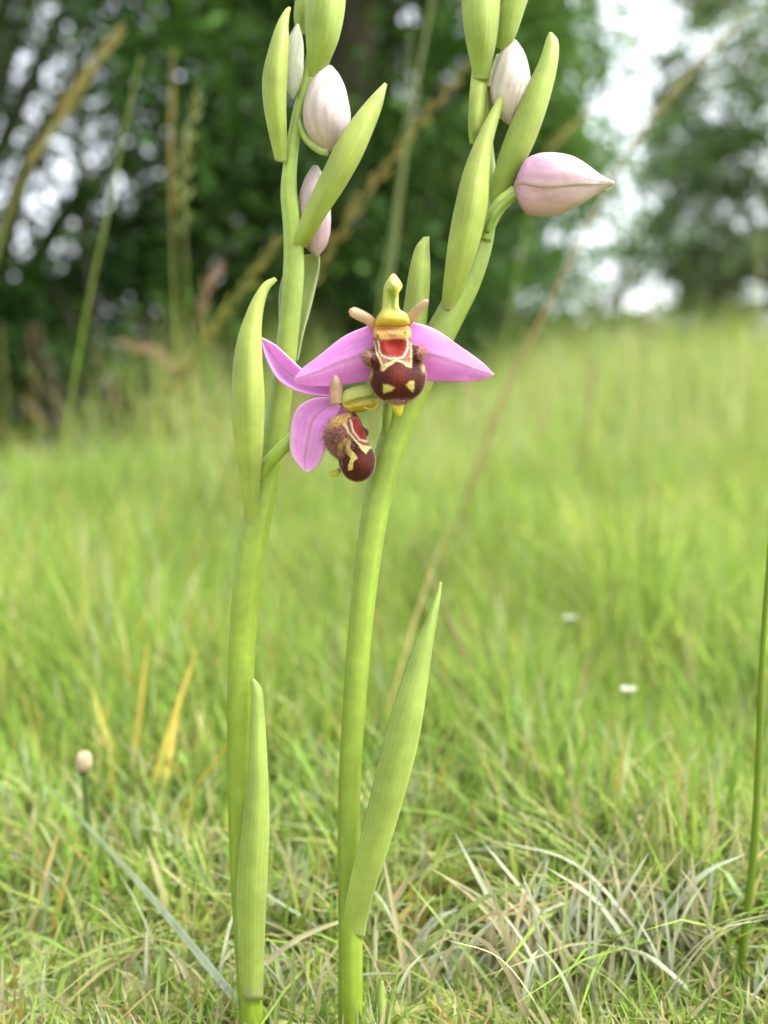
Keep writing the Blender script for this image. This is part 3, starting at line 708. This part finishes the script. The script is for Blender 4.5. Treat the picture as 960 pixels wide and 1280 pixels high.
flb = stem([(605, 300, 18, 0.4), (613, 276, 19, 0.0), (626, 255, 19, -0.3), (644, 240, 18, -0.3)], oB, C(170, 198, 84), C(188, 204, 108), 'ovary', 14, 26)
stem([(608, 290, 8, -1.0), (619, 267, 9, -1.6), (633, 251, 8, -1.6), (645, 243, 7, -1.4)], oB, C(140, 168, 66), C(160, 184, 90), 'ovary_ridge', 10, 20)
stem([(612, 110, 10, 0.6), (616, 90, 10, 0.6), (624, 70, 8, 0.8)], oB, C(196, 212, 140), C(210, 220, 170), 'ovary', 10, 14)

# forward facing flower
flB = stem([(484, 585, 9, 1.6), (483, 555, 11, 0.4), (484, 520, 12, -1.0), (488, 480, 12, -2.6), (490, 440, 11, -4.8)], oB, C(140, 158, 66), C(160, 180, 80), 'flower', 12, 26)
sheet('sepal', [(474, 402), (461, 407), (430, 421), (396, 447), (377, 462), (368, 473)], [(474, 478), (458, 477), (428, 481), (396, 483), (377, 481), (368, 476)],
      [-6.0, -6.2, -6.6, -7.0, -7.2, -7.2], 0.4, flB, lambda u, v: over(pink(u, v), C(248, 136, 244), 0.55 * smoothstep(0.55, 0.8, u)), M_SEPAL, nu=31, fold=0.8, twist=0.25, ripple=0.25)
sheet('sepal', [(505, 402), (520, 404), (545, 413), (576, 434), (602, 453), (617, 467)], [(505, 476), (526, 476), (550, 477), (580, 477), (600, 475), (617, 469)],
      [-6.0, -6.2, -6.4, -6.4, -6.2, -5.8], 0.4, flB, lambda u, v: over(pink(u, v), C(248, 136, 244), 0.55 * smoothstep(0.55, 0.8, u)), M_SEPAL, nu=31, fold=0.8, twist=0.25, ripple=0.25)
sheet('sepal', [(474, 420), (474, 410), (478, 402), (486, 396)], [(506, 420), (506, 410), (502, 402), (492, 396)], [-5.0, -3.6, -2.0, -0.6], -0.8, flB, pink, M_SEPAL)

def horn(pts, parent, seed):
    q = cr(pts, 22); Vp = O(q[:, 0], q[:, 1], q[:, 3])
    rad = q[:, 2] / 2 / F * D0; rad[-3:] *= np.array([0.95, 0.75, 0.35])
    V, Fc, uv = tube_geo(Vp, rad, 14, flat=0.75)
    c = tanp(uv[:, 0], uv[:, 1]); o = build('petal', V, Fc, M_SEPAL, parent, col=c * np.array([1.0, 1.02, 0.86]), uv=uv)
    r = np.random.default_rng(seed); k = r.integers(0, len(V), 420)
    cen = np.repeat(Vp, 14, axis=0)[k]
    d = V[k] - cen; d /= np.linalg.norm(d, axis=1)[:, None] + 1e-9
    fuzz('fuzz', V[k], d, 0.00026, 0.00005, C(226, 190, 176), o if False else parent, seed)['kind'] = 'stuff'
horn([(470, 409, 12, -7.4), (461, 400, 12, -8.2), (450, 394, 12.5, -8.8), (437, 388, 11, -9.4)], flB, 31)
horn([(508, 403, 13, -7.4), (516, 394, 11, -8.2), (525, 384, 9, -8.8), (535, 375, 7.0, -9.4)], flB, 32)

def colB_fn(Q, rad):
    q = (Q - np.array(Z4[:2])) * Z4[2]
    c = np.broadcast_to(C(206, 204, 92), (len(Q), 3)).copy()
    c = over(c, C(212, 216, 122), smoothstep(150, 120, q[:, 1]))
    neck = smoothstep(130, 160, q[:, 1]) * smoothstep(275, 240, q[:, 1])
    c = over(c, C(150, 164, 44), neck * smoothstep(34, 12, np.abs(q[:, 0] - 408)))
    c = over(c, C(224, 190, 66), smoothstep(275, 320, q[:, 1]))
    return over(c, C(226, 168, 60), 0.7 * smoothstep(335, 352, q[:, 1]))
def colB_ex(Q):
    q = (Q - np.array(Z4[:2])) * Z4[2]
    return 0.9 * np.exp(-(((q - np.array([418, 112])) / np.array([38, 42])) ** 2).sum(1)) + 0.9 * np.exp(-(((q - np.array([412, 320])) / np.array([80, 40])) ** 2).sum(1)) - 0.35 * np.exp(-(((q - np.array([408, 205])) / np.array([18, 50])) ** 2).sum(1))
blob('column', [(364, 130), (388, 84), (418, 54), (448, 80), (472, 124), (462, 144), (452, 164), (450, 205), (452, 245), (466, 270), (500, 288), (512, 345), (462, 362), (410, 366), (355, 364), (312, 356), (324, 302), (346, 272), (355, 240), (358, 200), (362, 156)],
     -8.6, 1.3, 1.5, flB, colB_fn, M_COLUMN, 100, 30, zoom=Z4, centre=(489.5, 381), extra=colB_ex)

def lipB_fn(Q, rad):
    q = wobble((Q - np.array(Z4[:2])) * Z4[2]); x, y = q[:, 0], q[:, 1]
    c = np.broadcast_to(C(68, 20, 15), (len(Q), 3)).copy()
    c = over(c, C(112, 32, 20), 0.9 * np.exp(-((x - 445) / 50) ** 2 - ((y - 640) / 75) ** 2))
    c = over(c, C(70, 24, 26), 0.5 * np.exp(-((x - 443) / 5) ** 2) * smoothstep(560, 600, y) * smoothstep(720, 680, y))
    # pale scalloped outline with a mauve band inside
    outer = [(305, 440), (318, 500), (340, 545), (350, 608), (366, 612), (400, 578), (440, 556), (470, 566), (490, 584), (524, 590), (522, 540), (528, 500), (515, 440)]
    so = poly_sdf(q, outer)
    c = over(c, C(220, 196, 136), smoothstep(7, -5, so))
    inner = [(312, 430), (324, 495), (346, 540), (356, 574), (392, 560), (440, 543), (482, 556), (512, 564), (515, 530), (521, 495), (511, 430)]
    c = over(c, C(150, 96, 84), smoothstep(6, -5, poly_sdf(q, inner)))
    c = over(c, C(224, 206, 178), smoothstep(5.5, 2.5, seg_dist(q, [(332, 440), (338, 495), (362, 526), (400, 541), (440, 541), (478, 530), (498, 495), (500, 425)])))
    red = [(346, 440), (366, 430), (420, 424), (475, 428), (492, 440), (488, 490), (474, 515), (440, 526), (400, 524), (362, 510), (348, 480)]
    c = over(c, C(142, 28, 14), smoothstep(5, -3, poly_sdf(q, red)))
    # tawny collar above the throat
    c = over(c, C(204, 158, 84), smoothstep(436, 422, y + 0.0006 * (x - 412) ** 2))
    c = over(c, C(170, 100, 56), 0.8 * np.exp(-((y - 372) / 9) ** 2) * smoothstep(120, 80, np.abs(x - 410)))
    c = over(c, C(150, 116, 96), 0.7 * np.exp(-((x - 405) / 42) ** 2 - ((y - 408) / 12) ** 2))
    for sx, sy in ((332, 412), (488, 392)): c = over(c, C(90, 60, 36), np.exp(-((x - sx) / 9) ** 2 - ((y - sy) / 10) ** 2))
    # cream spots
    c = over(c, C(206, 190, 104), smoothstep(8, -7, poly_sdf(q, [(362, 688), (395, 688), (425, 704), (405, 725), (366, 740)])))
    c = over(c, C(206, 190, 104), smoothstep(8, -7, poly_sdf(q, [(510, 668), (538, 672), (541, 700), (530, 730), (506, 706), (490, 690)])))
    # side lobes
    for lx, ly in ((262, 528), (582, 512)):
        c = over(c, C(176, 116, 106), 0.9 * smoothstep(1.0, 0.6, np.sqrt(((x - lx) / 36) ** 2 + ((y - ly) / 48) ** 2)))
    c = over(c, C(214, 186, 110), 0.9 * np.exp(-((x - 287) / 11) ** 2 - ((y - 625) / 32) ** 2))
    c = over(c, C(214, 186, 130), 0.8 * np.exp(-((x - 592) / 12) ** 2 - ((y - 596) / 22) ** 2))
    c = over(c, C(196, 150, 128), 0.75 * np.exp(-((x - 455) / 62) ** 2 - ((y - 788) / 15) ** 2))
    return over(c, C(190, 140, 120), 0.7 * smoothstep(0.965, 1.0, rad) * smoothstep(430, 470, y))
def lipB_ex(Q):
    q = (Q - np.array(Z4[:2])) * Z4[2]; x, y = q[:, 0], q[:, 1]
    e = 0.8 * np.exp(-((x - 275) / 32) ** 2 - ((y - 525) / 45) ** 2) + 0.8 * np.exp(-((x - 572) / 30) ** 2 - ((y - 510) / 42) ** 2)
    e += 1.0 * np.exp(-((x - 442) / 130) ** 2 - ((y - 670) / 100) ** 2)
    e -= 0.7 * np.exp(-((x - 420) / 60) ** 2 - ((y - 470) / 48) ** 2)
    return e + 0.15 * np.exp(-((y - 395) / 26) ** 2)
lipB, QB, zB, eB = blob('lip', [(310, 362), (360, 350), (410, 346), (465, 349), (510, 358), (522, 400), (518, 448), (548, 462), (584, 472), (602, 512), (588, 556), (600, 600), (608, 650), (594, 710), (552, 760),
      (500, 788), (440, 798), (372, 785), (320, 750), (286, 692), (280, 650), (294, 604), (262, 574), (244, 528), (270, 492), (302, 478), (303, 410)], -8.6, 2.4, 2.2, flB, lipB_fn, M_LIP, 200, 60, zoom=Z4, centre=(494.5, 459), extra=lipB_ex)
qb = (QB - np.array(Z4[:2])) * Z4[2]
w_ = np.exp(-(((qb - np.array([262, 528])) / np.array([24, 36])) ** 2).sum(1)) + np.exp(-(((qb - np.array([584, 510])) / np.array([22, 36])) ** 2).sum(1)) + 1.6 * np.exp(-(((qb - np.array([455, 785])) / np.array([55, 12])) ** 2).sum(1))
k = r_.choice(len(QB), 1500, p=w_ / w_.sum())
rt = O(QB[k, 0], QB[k, 1], zB[k]); dd = rt - O(494.0, 459.0, -6.0); dd /= np.linalg.norm(dd, axis=1)[:, None]; dd = dd - 0.35 * FWD + np.array([0, 0, -0.1])
fuzz('fuzz', rt, dd, 0.0006, 0.00007, C(214, 170, 156), flB, 6)['kind'] = 'stuff'
rim = eB[(eB[:, 1] > 432)]; k = r_.integers(0, len(rim), 700)
rt = O(rim[k, 0], rim[k, 1], -8.6 + r_.uniform(-0.5, 0.3, 700)); dd = rt - O(494.0, 459.0, -8.6); dd /= np.linalg.norm(dd, axis=1)[:, None]
fuzz('fuzz', rt, dd, 0.00036, 0.00006, C(206, 160, 140), flB, 9)['kind'] = 'stuff'
blob('lip_tip', [(412, 792), (445, 788), (480, 792), (478, 830), (466, 862), (452, 874), (432, 862), (416, 832)], -8.8, 0.8, 0.8, flB, lambda Q, r: np.broadcast_to(C(222, 206, 60), (len(Q), 3)), M_COLUMN, 40, 12, zoom=Z4)

# ------------------------------------------------------------------ young orchid leaf tips beside the stems
def sprout(A, B, mm, label):
    b = O(A[0][0], A[0][1], mm)
    t = thing('leaf_shoot', label, 'leaf', (float(b[0]), float(b[1]), 0.0))
    sheet('blade', A, B, [mm] * len(A), 0.8, t, LF, M_LEAF, nu=9, nv=24)
sprout([(466, 1330), (467, 1280), (470, 1245), (476, 1226)], [(482, 1330), (483, 1280), (482, 1245), (478, 1226)], 3.0, 'small green leaf shoot at the foot of the forward facing orchid')
sprout([(333, 1330), (336, 1290), (341, 1262), (347, 1250)], [(344, 1330), (345, 1290), (347, 1265), (349, 1251)], 4.0, 'tiny green leaf shoot at the foot of the side facing orchid')

# ------------------------------------------------------------------ single stalks that can be told apart
def stalk(label, pts, d, w_mm, c0, c1, head=None, group='tall grass stalks', seed=1, name='grass_stalk', dd=0.0):
    """pts rows px, py from low to top; the stalk is rooted where it meets the ground"""
    r = np.random.default_rng(seed)
    p = np.asarray(pts, float); n = len(p)
    W3 = P(p[:, 0], p[:, 1], d + np.linspace(0, dd, n))
    if W3[0, 2] > 0:
        low = W3[0]; dirn = (W3[0] - W3[1]); s = low[2] / max(-dirn[2], 1e-4)
        root = low + dirn * s * 0.75; root[2] = 0; root = np.array([root[0], root[1], float(ground_z(root[0], root[1])) - 0.003])
        W3 = np.vstack([root, W3])
    base = W3[0].copy(); base[2] = float(ground_z(base[0], base[1]))
    t = thing(name, label, 'grass', base, group)
    q = cr(W3, 60)
    rad = np.linspace(1, 0.5, 60) * (w_mm * (0.72 if d > 0.3 else 1.0)) / 2000
    V, Fc, uv = tube_geo(q, rad, 8)
    c = (1 - uv[:, 1])[:, None] * c0 + uv[:, 1][:, None] * c1
    build('stem', V, Fc, M_GRASS, t, col=c, uv=uv)
    if head:
        t0, hw, hl, hc, ns, spread = head; hw *= 0.72                 # start fraction, spikelet width mm, length mm, colour, count, spread
        VV, FF, cc = [], [], []
        for k in range(ns):
            f = t0 + (1 - t0) * k / (ns - 1); x = f * 59; i = min(int(x), 58)
            c3 = q[i] + (x - i) * (q[i + 1] - q[i]); T = q[i + 1] - q[i]; T /= np.linalg.norm(T)
            az = k * 2.4 + r.uniform(-0.4, 0.4)
            s1 = np.cross(T, [0, 1, 0]); s1 /= np.linalg.norm(s1); s2 = np.cross(T, s1)
            o_ = math.cos(az) * s1 + math.sin(az) * s2
            sc = 1 - 0.5 * abs((f - t0) / (1 - t0) - 0.4)
            d3 = T + spread * o_; d3 /= np.linalg.norm(d3)
            L = hl * 1e-3 * sc * r.uniform(0.8, 1.2); ww = hw * 1e-3 * sc
            pth = np.array([c3, c3 + 0.3 * L * d3 + 0.1 * L * o_, c3 + 0.7 * L * d3 + 0.1 * L * o_, c3 + L * d3])
            v, f4, _ = tube_geo(pth, np.array([0.2, 1, 0.7, 0.08]) * ww / 2, 6)
            b0 = sum(len(a) for a in VV)
            FF += [[b0 + j for j in g] for g in f4]; VV.append(v); cc.append(np.broadcast_to(np.asarray(hc) * r.uniform(0.75, 1.25), v.shape))
        build('seed_head', np.vstack(VV), FF, M_GRASS, t, col=np.vstack(cc))
    return t

GS0, GS1 = C(168, 194, 84), C(170, 176, 96)
TAN, PINKT, PALE = C(206, 192, 126), C(208, 172, 146), C(200, 206, 136)
stalk('bent tan grass head, the higher of the two leaning over the speckled tree', [(-60, 560), (-20, 380), (20, 250), (60, 170), (100, 105), (146, 44)], 0.50, 1.5, GS0, TAN, (0.70, 2.6, 11, TAN, 40, 0.22), seed=41)
stalk('bent tan grass head, the lower and shorter of the two leaning over the speckled tree', [(-40, 480), (-10, 330), (15, 250), (45, 190), (92, 130)], 0.52, 1.4, GS0, TAN, (0.74, 2.3, 9, TAN, 26, 0.22), seed=42)
stalk('straight bright green grass stalk without a seed head, crossing the speckled tree', [(72, 600), (92, 480), (112, 370), (135, 265), (155, 165), (176, 72)], 0.42, 1.9, C(160, 192, 74), C(180, 190, 100), seed=43)
stalk('upright narrow cylindrical grass head, the taller of the close pair', [(222, 480), (218, 370), (215, 270), (214, 180), (216, 72)], 0.55, 1.7, GS0, TAN, (0.60, 2.6, 7, C(176, 160, 100), 60, 0.12), seed=44)
stalk('upright loose grass head, the shorter of the close pair, beside the cylindrical head', [(238, 480), (234, 370), (230, 270), (233, 190), (248, 116)], 0.57, 1.4, GS0, PALE, (0.55, 2.4, 11, PALE, 20, 0.5), seed=45)
stalk('pink tinged feathery grass head rising beside the long bract', [(246, 520), (248, 440), (252, 390), (262, 356), (276, 335)], 0.62, 1.6, GS0, PINKT, (0.5, 2.2, 12, PINKT, 20, 0.4), seed=46)
stalk('drooping pink grass head pointing away from the long bract', [(236, 560), (230, 490), (212, 455), (186, 438), (152, 430)], 0.60, 1.5, GS0, PINKT, (0.45, 2.0, 11, PINKT, 20, 0.35), seed=47)
stalk('leaning ryegrass spike passing behind the upper stem of the side facing orchid', [(170, 560), (215, 485), (262, 420), (305, 360), (345, 305)], 0.45, 1.8, C(160, 176, 76), C(186, 180, 100), (0.35, 3.0, 11, C(178, 176, 90), 26, 0.30), seed=48)
stalk('long diagonal ryegrass spike between the two orchids', [(330, 470), (372, 385), (420, 300), (470, 225), (525, 155), (584, 84)], 0.46, 1.8, C(160, 176, 76), C(186, 172, 100), (0.30, 2.8, 11, C(178, 160, 92), 34, 0.28), seed=49)
stalk('tall pale grass stem rising out of view behind the diagonal spike', [(478, 430), (490, 330), (503, 220), (520, 110), (542, -10), (556, -80)], 0.50, 3.6, C(150, 160, 96), C(176, 186, 130), seed=50)
stalk('short pale grass stem beside the tall pale stem, between the orchids', [(470, 420), (488, 300), (505, 180), (514, 40)], 0.62, 3.0, C(150, 166, 96), C(160, 180, 120), seed=51)
stalk('reddish brown grass stem slanting behind the sideways pink bud', [(628, 500), (660, 432), (700, 352), (745, 262), (800, 170), (860, 95), (930, 22)], 0.52, 2.8, C(206, 158, 124), C(210, 196, 150), (0.62, 2.6, 12, C(196, 190, 140), 26, 0.15), seed=52)
stalk('faint tan grass tip in front of the dark tree beside the sideways bud', [(655, 300), (680, 200), (705, 170), (735, 140)], 0.75, 2.2, GS0, TAN, (0.55, 3.0, 11, TAN, 16, 0.2), seed=53)
stalk('pale green grass stalk standing in the hazy meadow before the far rounded tree', [(800, 500), (806, 450), (812, 415), (822, 372)], 1.0, 4.0, GS0, PALE, (0.5, 4, 14, PALE, 16, 0.2), seed=54)
stalk('slim green grass stalk under the pale rounded tree, apart from the others', [(938, 520), (942, 430), (946, 375), (950, 300)], 1.0, 4.0, GS0, PALE, (0.5, 4, 14, PALE, 18, 0.2), seed=55)
stalk('dull pink grass stem standing alone in the open meadow', [(733, 560), (736, 520), (740, 480), (744, 452)], 0.8, 2.4, GS0, C(190, 150, 140), (0.3, 2.4, 10, C(190, 150, 140), 14, 0.15), seed=56)
stalk('smooth green stalk growing alone from the straw, without leaves or head', [(914, 1300), (921, 1250), (933, 1150), (943, 1050), (949, 930), (953, 820), (960, 720), (972, 560)], 0.166, 1.75, C(140, 170, 60), C(150, 176, 70), group=None, seed=57)

# dim row of further stalks at the wood's edge
rs = np.random.default_rng(77)
for k in range(44):
    px = (rs.uniform(10, 470) if k % 2 else rs.uniform(190, 430)) if k < 34 else rs.uniform(600, 950); d = rs.uniform(0.8, 2.0)
    topy = rs.uniform(395, 520) if k < 34 else rs.uniform(400, 470); ln = rs.normal(0, 22)
    hc = (TAN, PALE, PINKT)[k % 3]; hn = ('tan', 'pale green', 'pinkish')[k % 3]
    o = stalk(f'thin blurred grass stalk with {hn} head along the dark edge of the wood' if k < 34 else f'thin blurred grass stalk with {hn} head on the rising open meadow',
          [(px, 600), (px + 0.3 * ln, 560), (px + 0.6 * ln, 0.5 * (560 + topy)), (px + 1.4 * ln, topy)], d, 2.0, GS0, hc, (0.6, 2.6, 14, hc, 14, 0.25),
          group='stalks along the wood' if k < 34 else 'stalks on the rising meadow', seed=100 + k)

# ------------------------------------------------------------------ pale blades and dry tufts
def ground_at(px, py):
    """ground point seen at a pixel (flat near ground)"""
    a = (px - 480) / F * RIGHT + (640 - py) / F * UP + FWD
    s = CAM_H / -a[2]
    return CAM + s * a

def blade(parent, root, tip, w, c0, c1, sag=0.12, seed=0, name='blade', mat=None):
    r = np.random.default_rng(seed); n = 12
    mid = 0.5 * (root + tip) + np.array([0, 0, sag * np.linalg.norm(tip - root)])
    q = cr([root, mid, tip], n); T = np.gradient(q, axis=0); T /= np.linalg.norm(T, axis=1)[:, None]
    s = np.cross(T, -FWD + 0.5 * r.normal(size=3)); s /= np.linalg.norm(s, axis=1)[:, None]
    nn = np.cross(s, T)
    t = np.linspace(0, 1, n); ww = w * np.minimum(1, 0.6 + 2 * t) * (1 - t ** 2.2) ** 0.8 + 1e-5
    V = np.stack([q - 0.5 * ww[:, None] * s, q - 0.18 * ww[:, None] * nn, q + 0.5 * ww[:, None] * s], 1).reshape(-1, 3)
    T3 = np.repeat(t, 3)
    col = (1 - T3)[:, None] * c0 + T3[:, None] * c1
    return build(name, V, grid_faces(n, 3), mat or M_DRY, parent, col=col, uv=np.stack([np.tile([0, 0.5, 1], n), T3], -1))

SILV, STRAW, BRN, GRN = C(232, 238, 208), C(232, 224, 178), C(232, 216, 172), C(190, 212, 130)
def tuft(label, px, py, n, spread, hmin, hmax, seed, w=0.0010, cols=(SILV, STRAW, SILV, STRAW, GRN, BRN)):
    r = np.random.default_rng(seed); g = ground_at(px, py)
    t = thing('dry_grass_tuft', label, 'grass', g, 'dry grass tufts')
    for k in range(n):
        rt = g + np.array([r.normal(0, spread), r.normal(0, spread * 0.5), -0.001])
        az = r.uniform(0, 2 * np.pi); h = r.uniform(hmin, hmax); ln = abs(r.normal(0.65, 0.55)) * h
        tip = rt + np.array([ln * math.cos(az), 0.5 * ln * math.sin(az), h])
        c = cols[r.integers(len(cols))] * r.uniform(0.8, 1.1)
        blade(t, rt, tip, w * r.uniform(0.6, 1.2), c * 0.85, c, r.uniform(-0.05, 0.2), seed * 100 + k)
tuft('silvery straw tuft fanning up between the leaf shoot and the lone stalk', 690, 1232, 90, 0.011, 0.008, 0.027, 61)
tuft('straw tuft of crossing pale blades against the lone smooth stalk', 830, 1220, 80, 0.012, 0.008, 0.026, 62)
tuft('sparse silvery tuft beside the foot of the forward facing orchid', 545, 1225, 26, 0.010, 0.006, 0.020, 63)
tuft('low pale tuft between the two orchid stems', 380, 1255, 22, 0.008, 0.005, 0.015, 64)
tuft('thin pale tuft beside the clasping leaf of the side facing orchid', 262, 1235, 18, 0.009, 0.006, 0.018, 65)
tuft('matted straw tuft sprawling in front of the silvery fan', 770, 1275, 44, 0.016, 0.004, 0.012, 66, cols=(STRAW, BRN, STRAW, GRN, STRAW))
tuft('loose green and straw tuft beside the fallen silvery blade', 110, 1255, 26, 0.014, 0.006, 0.014, 67, cols=(GRN, GRN, STRAW, BRN))

def single_blade(label, root_px, tip_px, droot, dtip, w, c0, c1, seed, sag=0.03, group=None, name='straw_strand'):
    root = P(root_px[0], root_px[1], droot); tip = P(tip_px[0], tip_px[1], dtip)
    g = float(ground_z(root[0], root[1]))
    if root[2] > g:     # carry the blade on down to the turf
        root = root.copy()
        d = root - tip; s = (root[2] - g + 0.002) / max(-d[2], 1e-4)
        if s < 0.6: root = root + d * s
        else: root[2] = g - 0.002
    t = thing(name, label, 'straw', (root[0], root[1], g), group)
    blade(t, root, tip, w, c0, c1, sag, seed, mat=M_DRY)
single_blade('long fallen silvery blade slanting down towards the clasping leaf', (300, 1262), (35, 955), 0.157, 0.212, 0.0017, C(230, 240, 226), C(184, 206, 130), 71, 0.02)
single_blade('pale green blade slanting beside the clasping leaf', (285, 1150), (185, 1005), 0.185, 0.205, 0.0015, C(190, 212, 140), C(196, 214, 150), 72)
for k, (a, b, d, c) in enumerate([((185, 1010), (248, 806), 0.235, (236, 200, 96)), ((190, 1015), (300, 910), 0.225, (240, 192, 70)), ((165, 990), (186, 795), 0.25, (236, 200, 104)), ((60, 990), (24, 850), 0.24, (226, 204, 104)), ((205, 1000), (226, 868), 0.235, (238, 206, 110)), ((150, 985), (112, 850), 0.25, (214, 208, 110))]):
    lab = ['tallest yellowed blade leaning towards the orchid stem', 'deep yellow blade arching low against the orchid stem', 'upright orange tinted blade in the middle of the yellowed blades', 'yellow green blade leaning away beyond the daisy bud',
           'short yellow blade between the tallest and the arching one', 'yellow green blade just behind the daisy bud'][k]
    single_blade(lab, a, b, d, d + 0.01, 0.0020, C(200, 196, 92), C(*c), 730 + k, group='yellowing blades')
single_blade('reddish brown dead stem leaning behind the broad lower orchid leaf', (455, 1000), (560, 650), 0.26, 0.30, 0.0011, C(194, 184, 110), C(198, 180, 120), 77)
single_blade('pinkish dead stem crossing the brown one behind the lower orchid leaf', (610, 900), (512, 660), 0.30, 0.32, 0.0015, C(206, 176, 140), C(200, 170, 140), 78)
single_blade('tan dead blade lying out from the foot of the forward facing orchid', (450, 1150), (512, 1092), 0.18, 0.185, 0.0014, C(214, 182, 144), C(220, 190, 154), 79)
single_blade('curved brown dead blade lying low in the turf', (60, 1290), (-10, 1245), 0.155, 0.158, 0.0014, C(206, 166, 126), C(220, 184, 144), 80)
single_blade('long pale straw crossing behind the lone smooth stalk', (790, 1215), (942, 1062), 0.172, 0.178, 0.0010, C(226, 210, 180), C(226, 200, 160), 81)
single_blade('white silvery blade leaning against the lone smooth stalk', (915, 1290), (962, 1215), 0.158, 0.160, 0.0013, C(236, 244, 226), C(234, 244, 230), 82)
single_blade('tall straight silvery blade rising out of the silvery straw tuft', (672, 1205), (684, 1064), 0.175, 0.178, 0.0012, C(226, 238, 220), C(222, 234, 216), 83)
single_blade('bent white blade pointing aside out of the silvery straw tuft', (668, 1175), (735, 1108), 0.172, 0.172, 0.0015, C(236, 246, 232), C(230, 242, 226), 84)
single_blade('pale two toned straw leaning into the silvery straw tuft', (660, 1215), (580, 1062), 0.172, 0.18, 0.0014, C(224, 208, 190), C(210, 222, 180), 85)
single_blade('thin upright silvery blade beside the lone smooth stalk', (880, 1215), (892, 1062), 0.175, 0.176, 0.0012, C(224, 226, 206), C(230, 240, 226), 86)

# closed daisy bud
g = ground_at(104, 1075); tp = P(105, 962, 0.205)
t = thing('daisy_bud', 'closed cream daisy bud on a dark stalk in the turf', 'flower', (tp[0], tp[1], 0.0))
rt = np.array([tp[0] - 0.001, tp[1] + 0.001, -0.001])
V, Fc, uv = tube_geo(cr([rt, 0.5 * (rt + tp) + np.array([0.0008, 0, 0]), tp], 14), 0.0007, 8)
build('stem', V, Fc, M_GRASS, t, col=C(120, 146, 80))
a = np.linspace(0, np.pi, 10); pth = tp + np.array([0, 0, 1.0]) * (np.linspace(-0.0012, 0.0030, 10))[:, None]
V, Fc, uv = tube_geo(pth, np.array([0.4, 1.0, 1.3, 1.4, 1.4, 1.3, 1.2, 1.0, 0.7, 0.2]) * 1e-3, 12)
hd = build('flower_head', V, Fc, M_SEPAL, t, col=over(np.broadcast_to(C(236, 214, 176), V.shape).copy(), C(110, 130, 70), smoothstep(0.35, 0.15, uv[:, 1])))
for k in range(12):
    az = k * 2 * np.pi / 12; o_ = np.array([math.cos(az), math.sin(az), 0])
    q = tp + np.array([0, 0, 1.0]) * np.array([[0.0], [0.0016], [0.0032], [0.0042]]) + o_ * np.array([[0.0013], [0.0015], [0.0012], [0.0005]])
    V, Fc, uv = tube_geo(cr(q, 8), np.array([0.2, 0.32, 0.36, 0.36, 0.33, 0.3, 0.2, 0.08]) * 1e-3, 6)
    build('petal', V, Fc, M_SEPAL, hd, col=C(248, 226, 190))

# tiny white meadow flowers
def daisy(px, py, d, k):
    tp = P(px, py, d); gz = float(ground_z(tp[0], tp[1]))
    if tp[2] < gz + 0.03: tp[2] = gz + 0.03
    t = thing('meadow_flower', ['tiny white flower further out in the open meadow, blurred more', 'tiny white flower low in the turf, nearer to the silvery straw tuft'][k], 'flower', (tp[0], tp[1], gz), 'white meadow flowers')
    V, Fc, uv = tube_geo(np.linspace([tp[0], tp[1], gz - 0.002], tp, 5), 0.0005, 6); build('stem', V, Fc, M_GRASS, t, col=C(140, 170, 80))
    V, Fc, uv = tube_geo(tp + np.array([0, 0, 1.0]) * np.linspace(-0.0005, 0.0014, 5)[:, None], np.array([0.2, 0.7, 0.9, 0.7, 0.2]) * 1e-3, 8)
    build('flower_head', V, Fc, M_SEPAL, t, col=C(226, 214, 130))
    for j in range(9):
        az = j * 2 * np.pi / 9; o_ = np.array([math.cos(az), math.sin(az), 0])
        q = tp + o_ * np.linspace(0.0005, 0.0024, 5)[:, None] + np.array([0, 0, 1.0]) * np.array([0, 0.0006, 0.0011, 0.0013, 0.0013])[:, None]
        V, Fc, uv = tube_geo(q, np.array([0.25, 0.5, 0.6, 0.55, 0.2]) * 1e-3, 6, flat=0.4); build('petal', V, Fc, M_SEPAL, t, col=C(244, 250, 224))
for k, (px, py, d) in enumerate([(712, 776, 0.46), (785, 867, 0.35)]):
    daisy(px, py, d * 0.72, k)
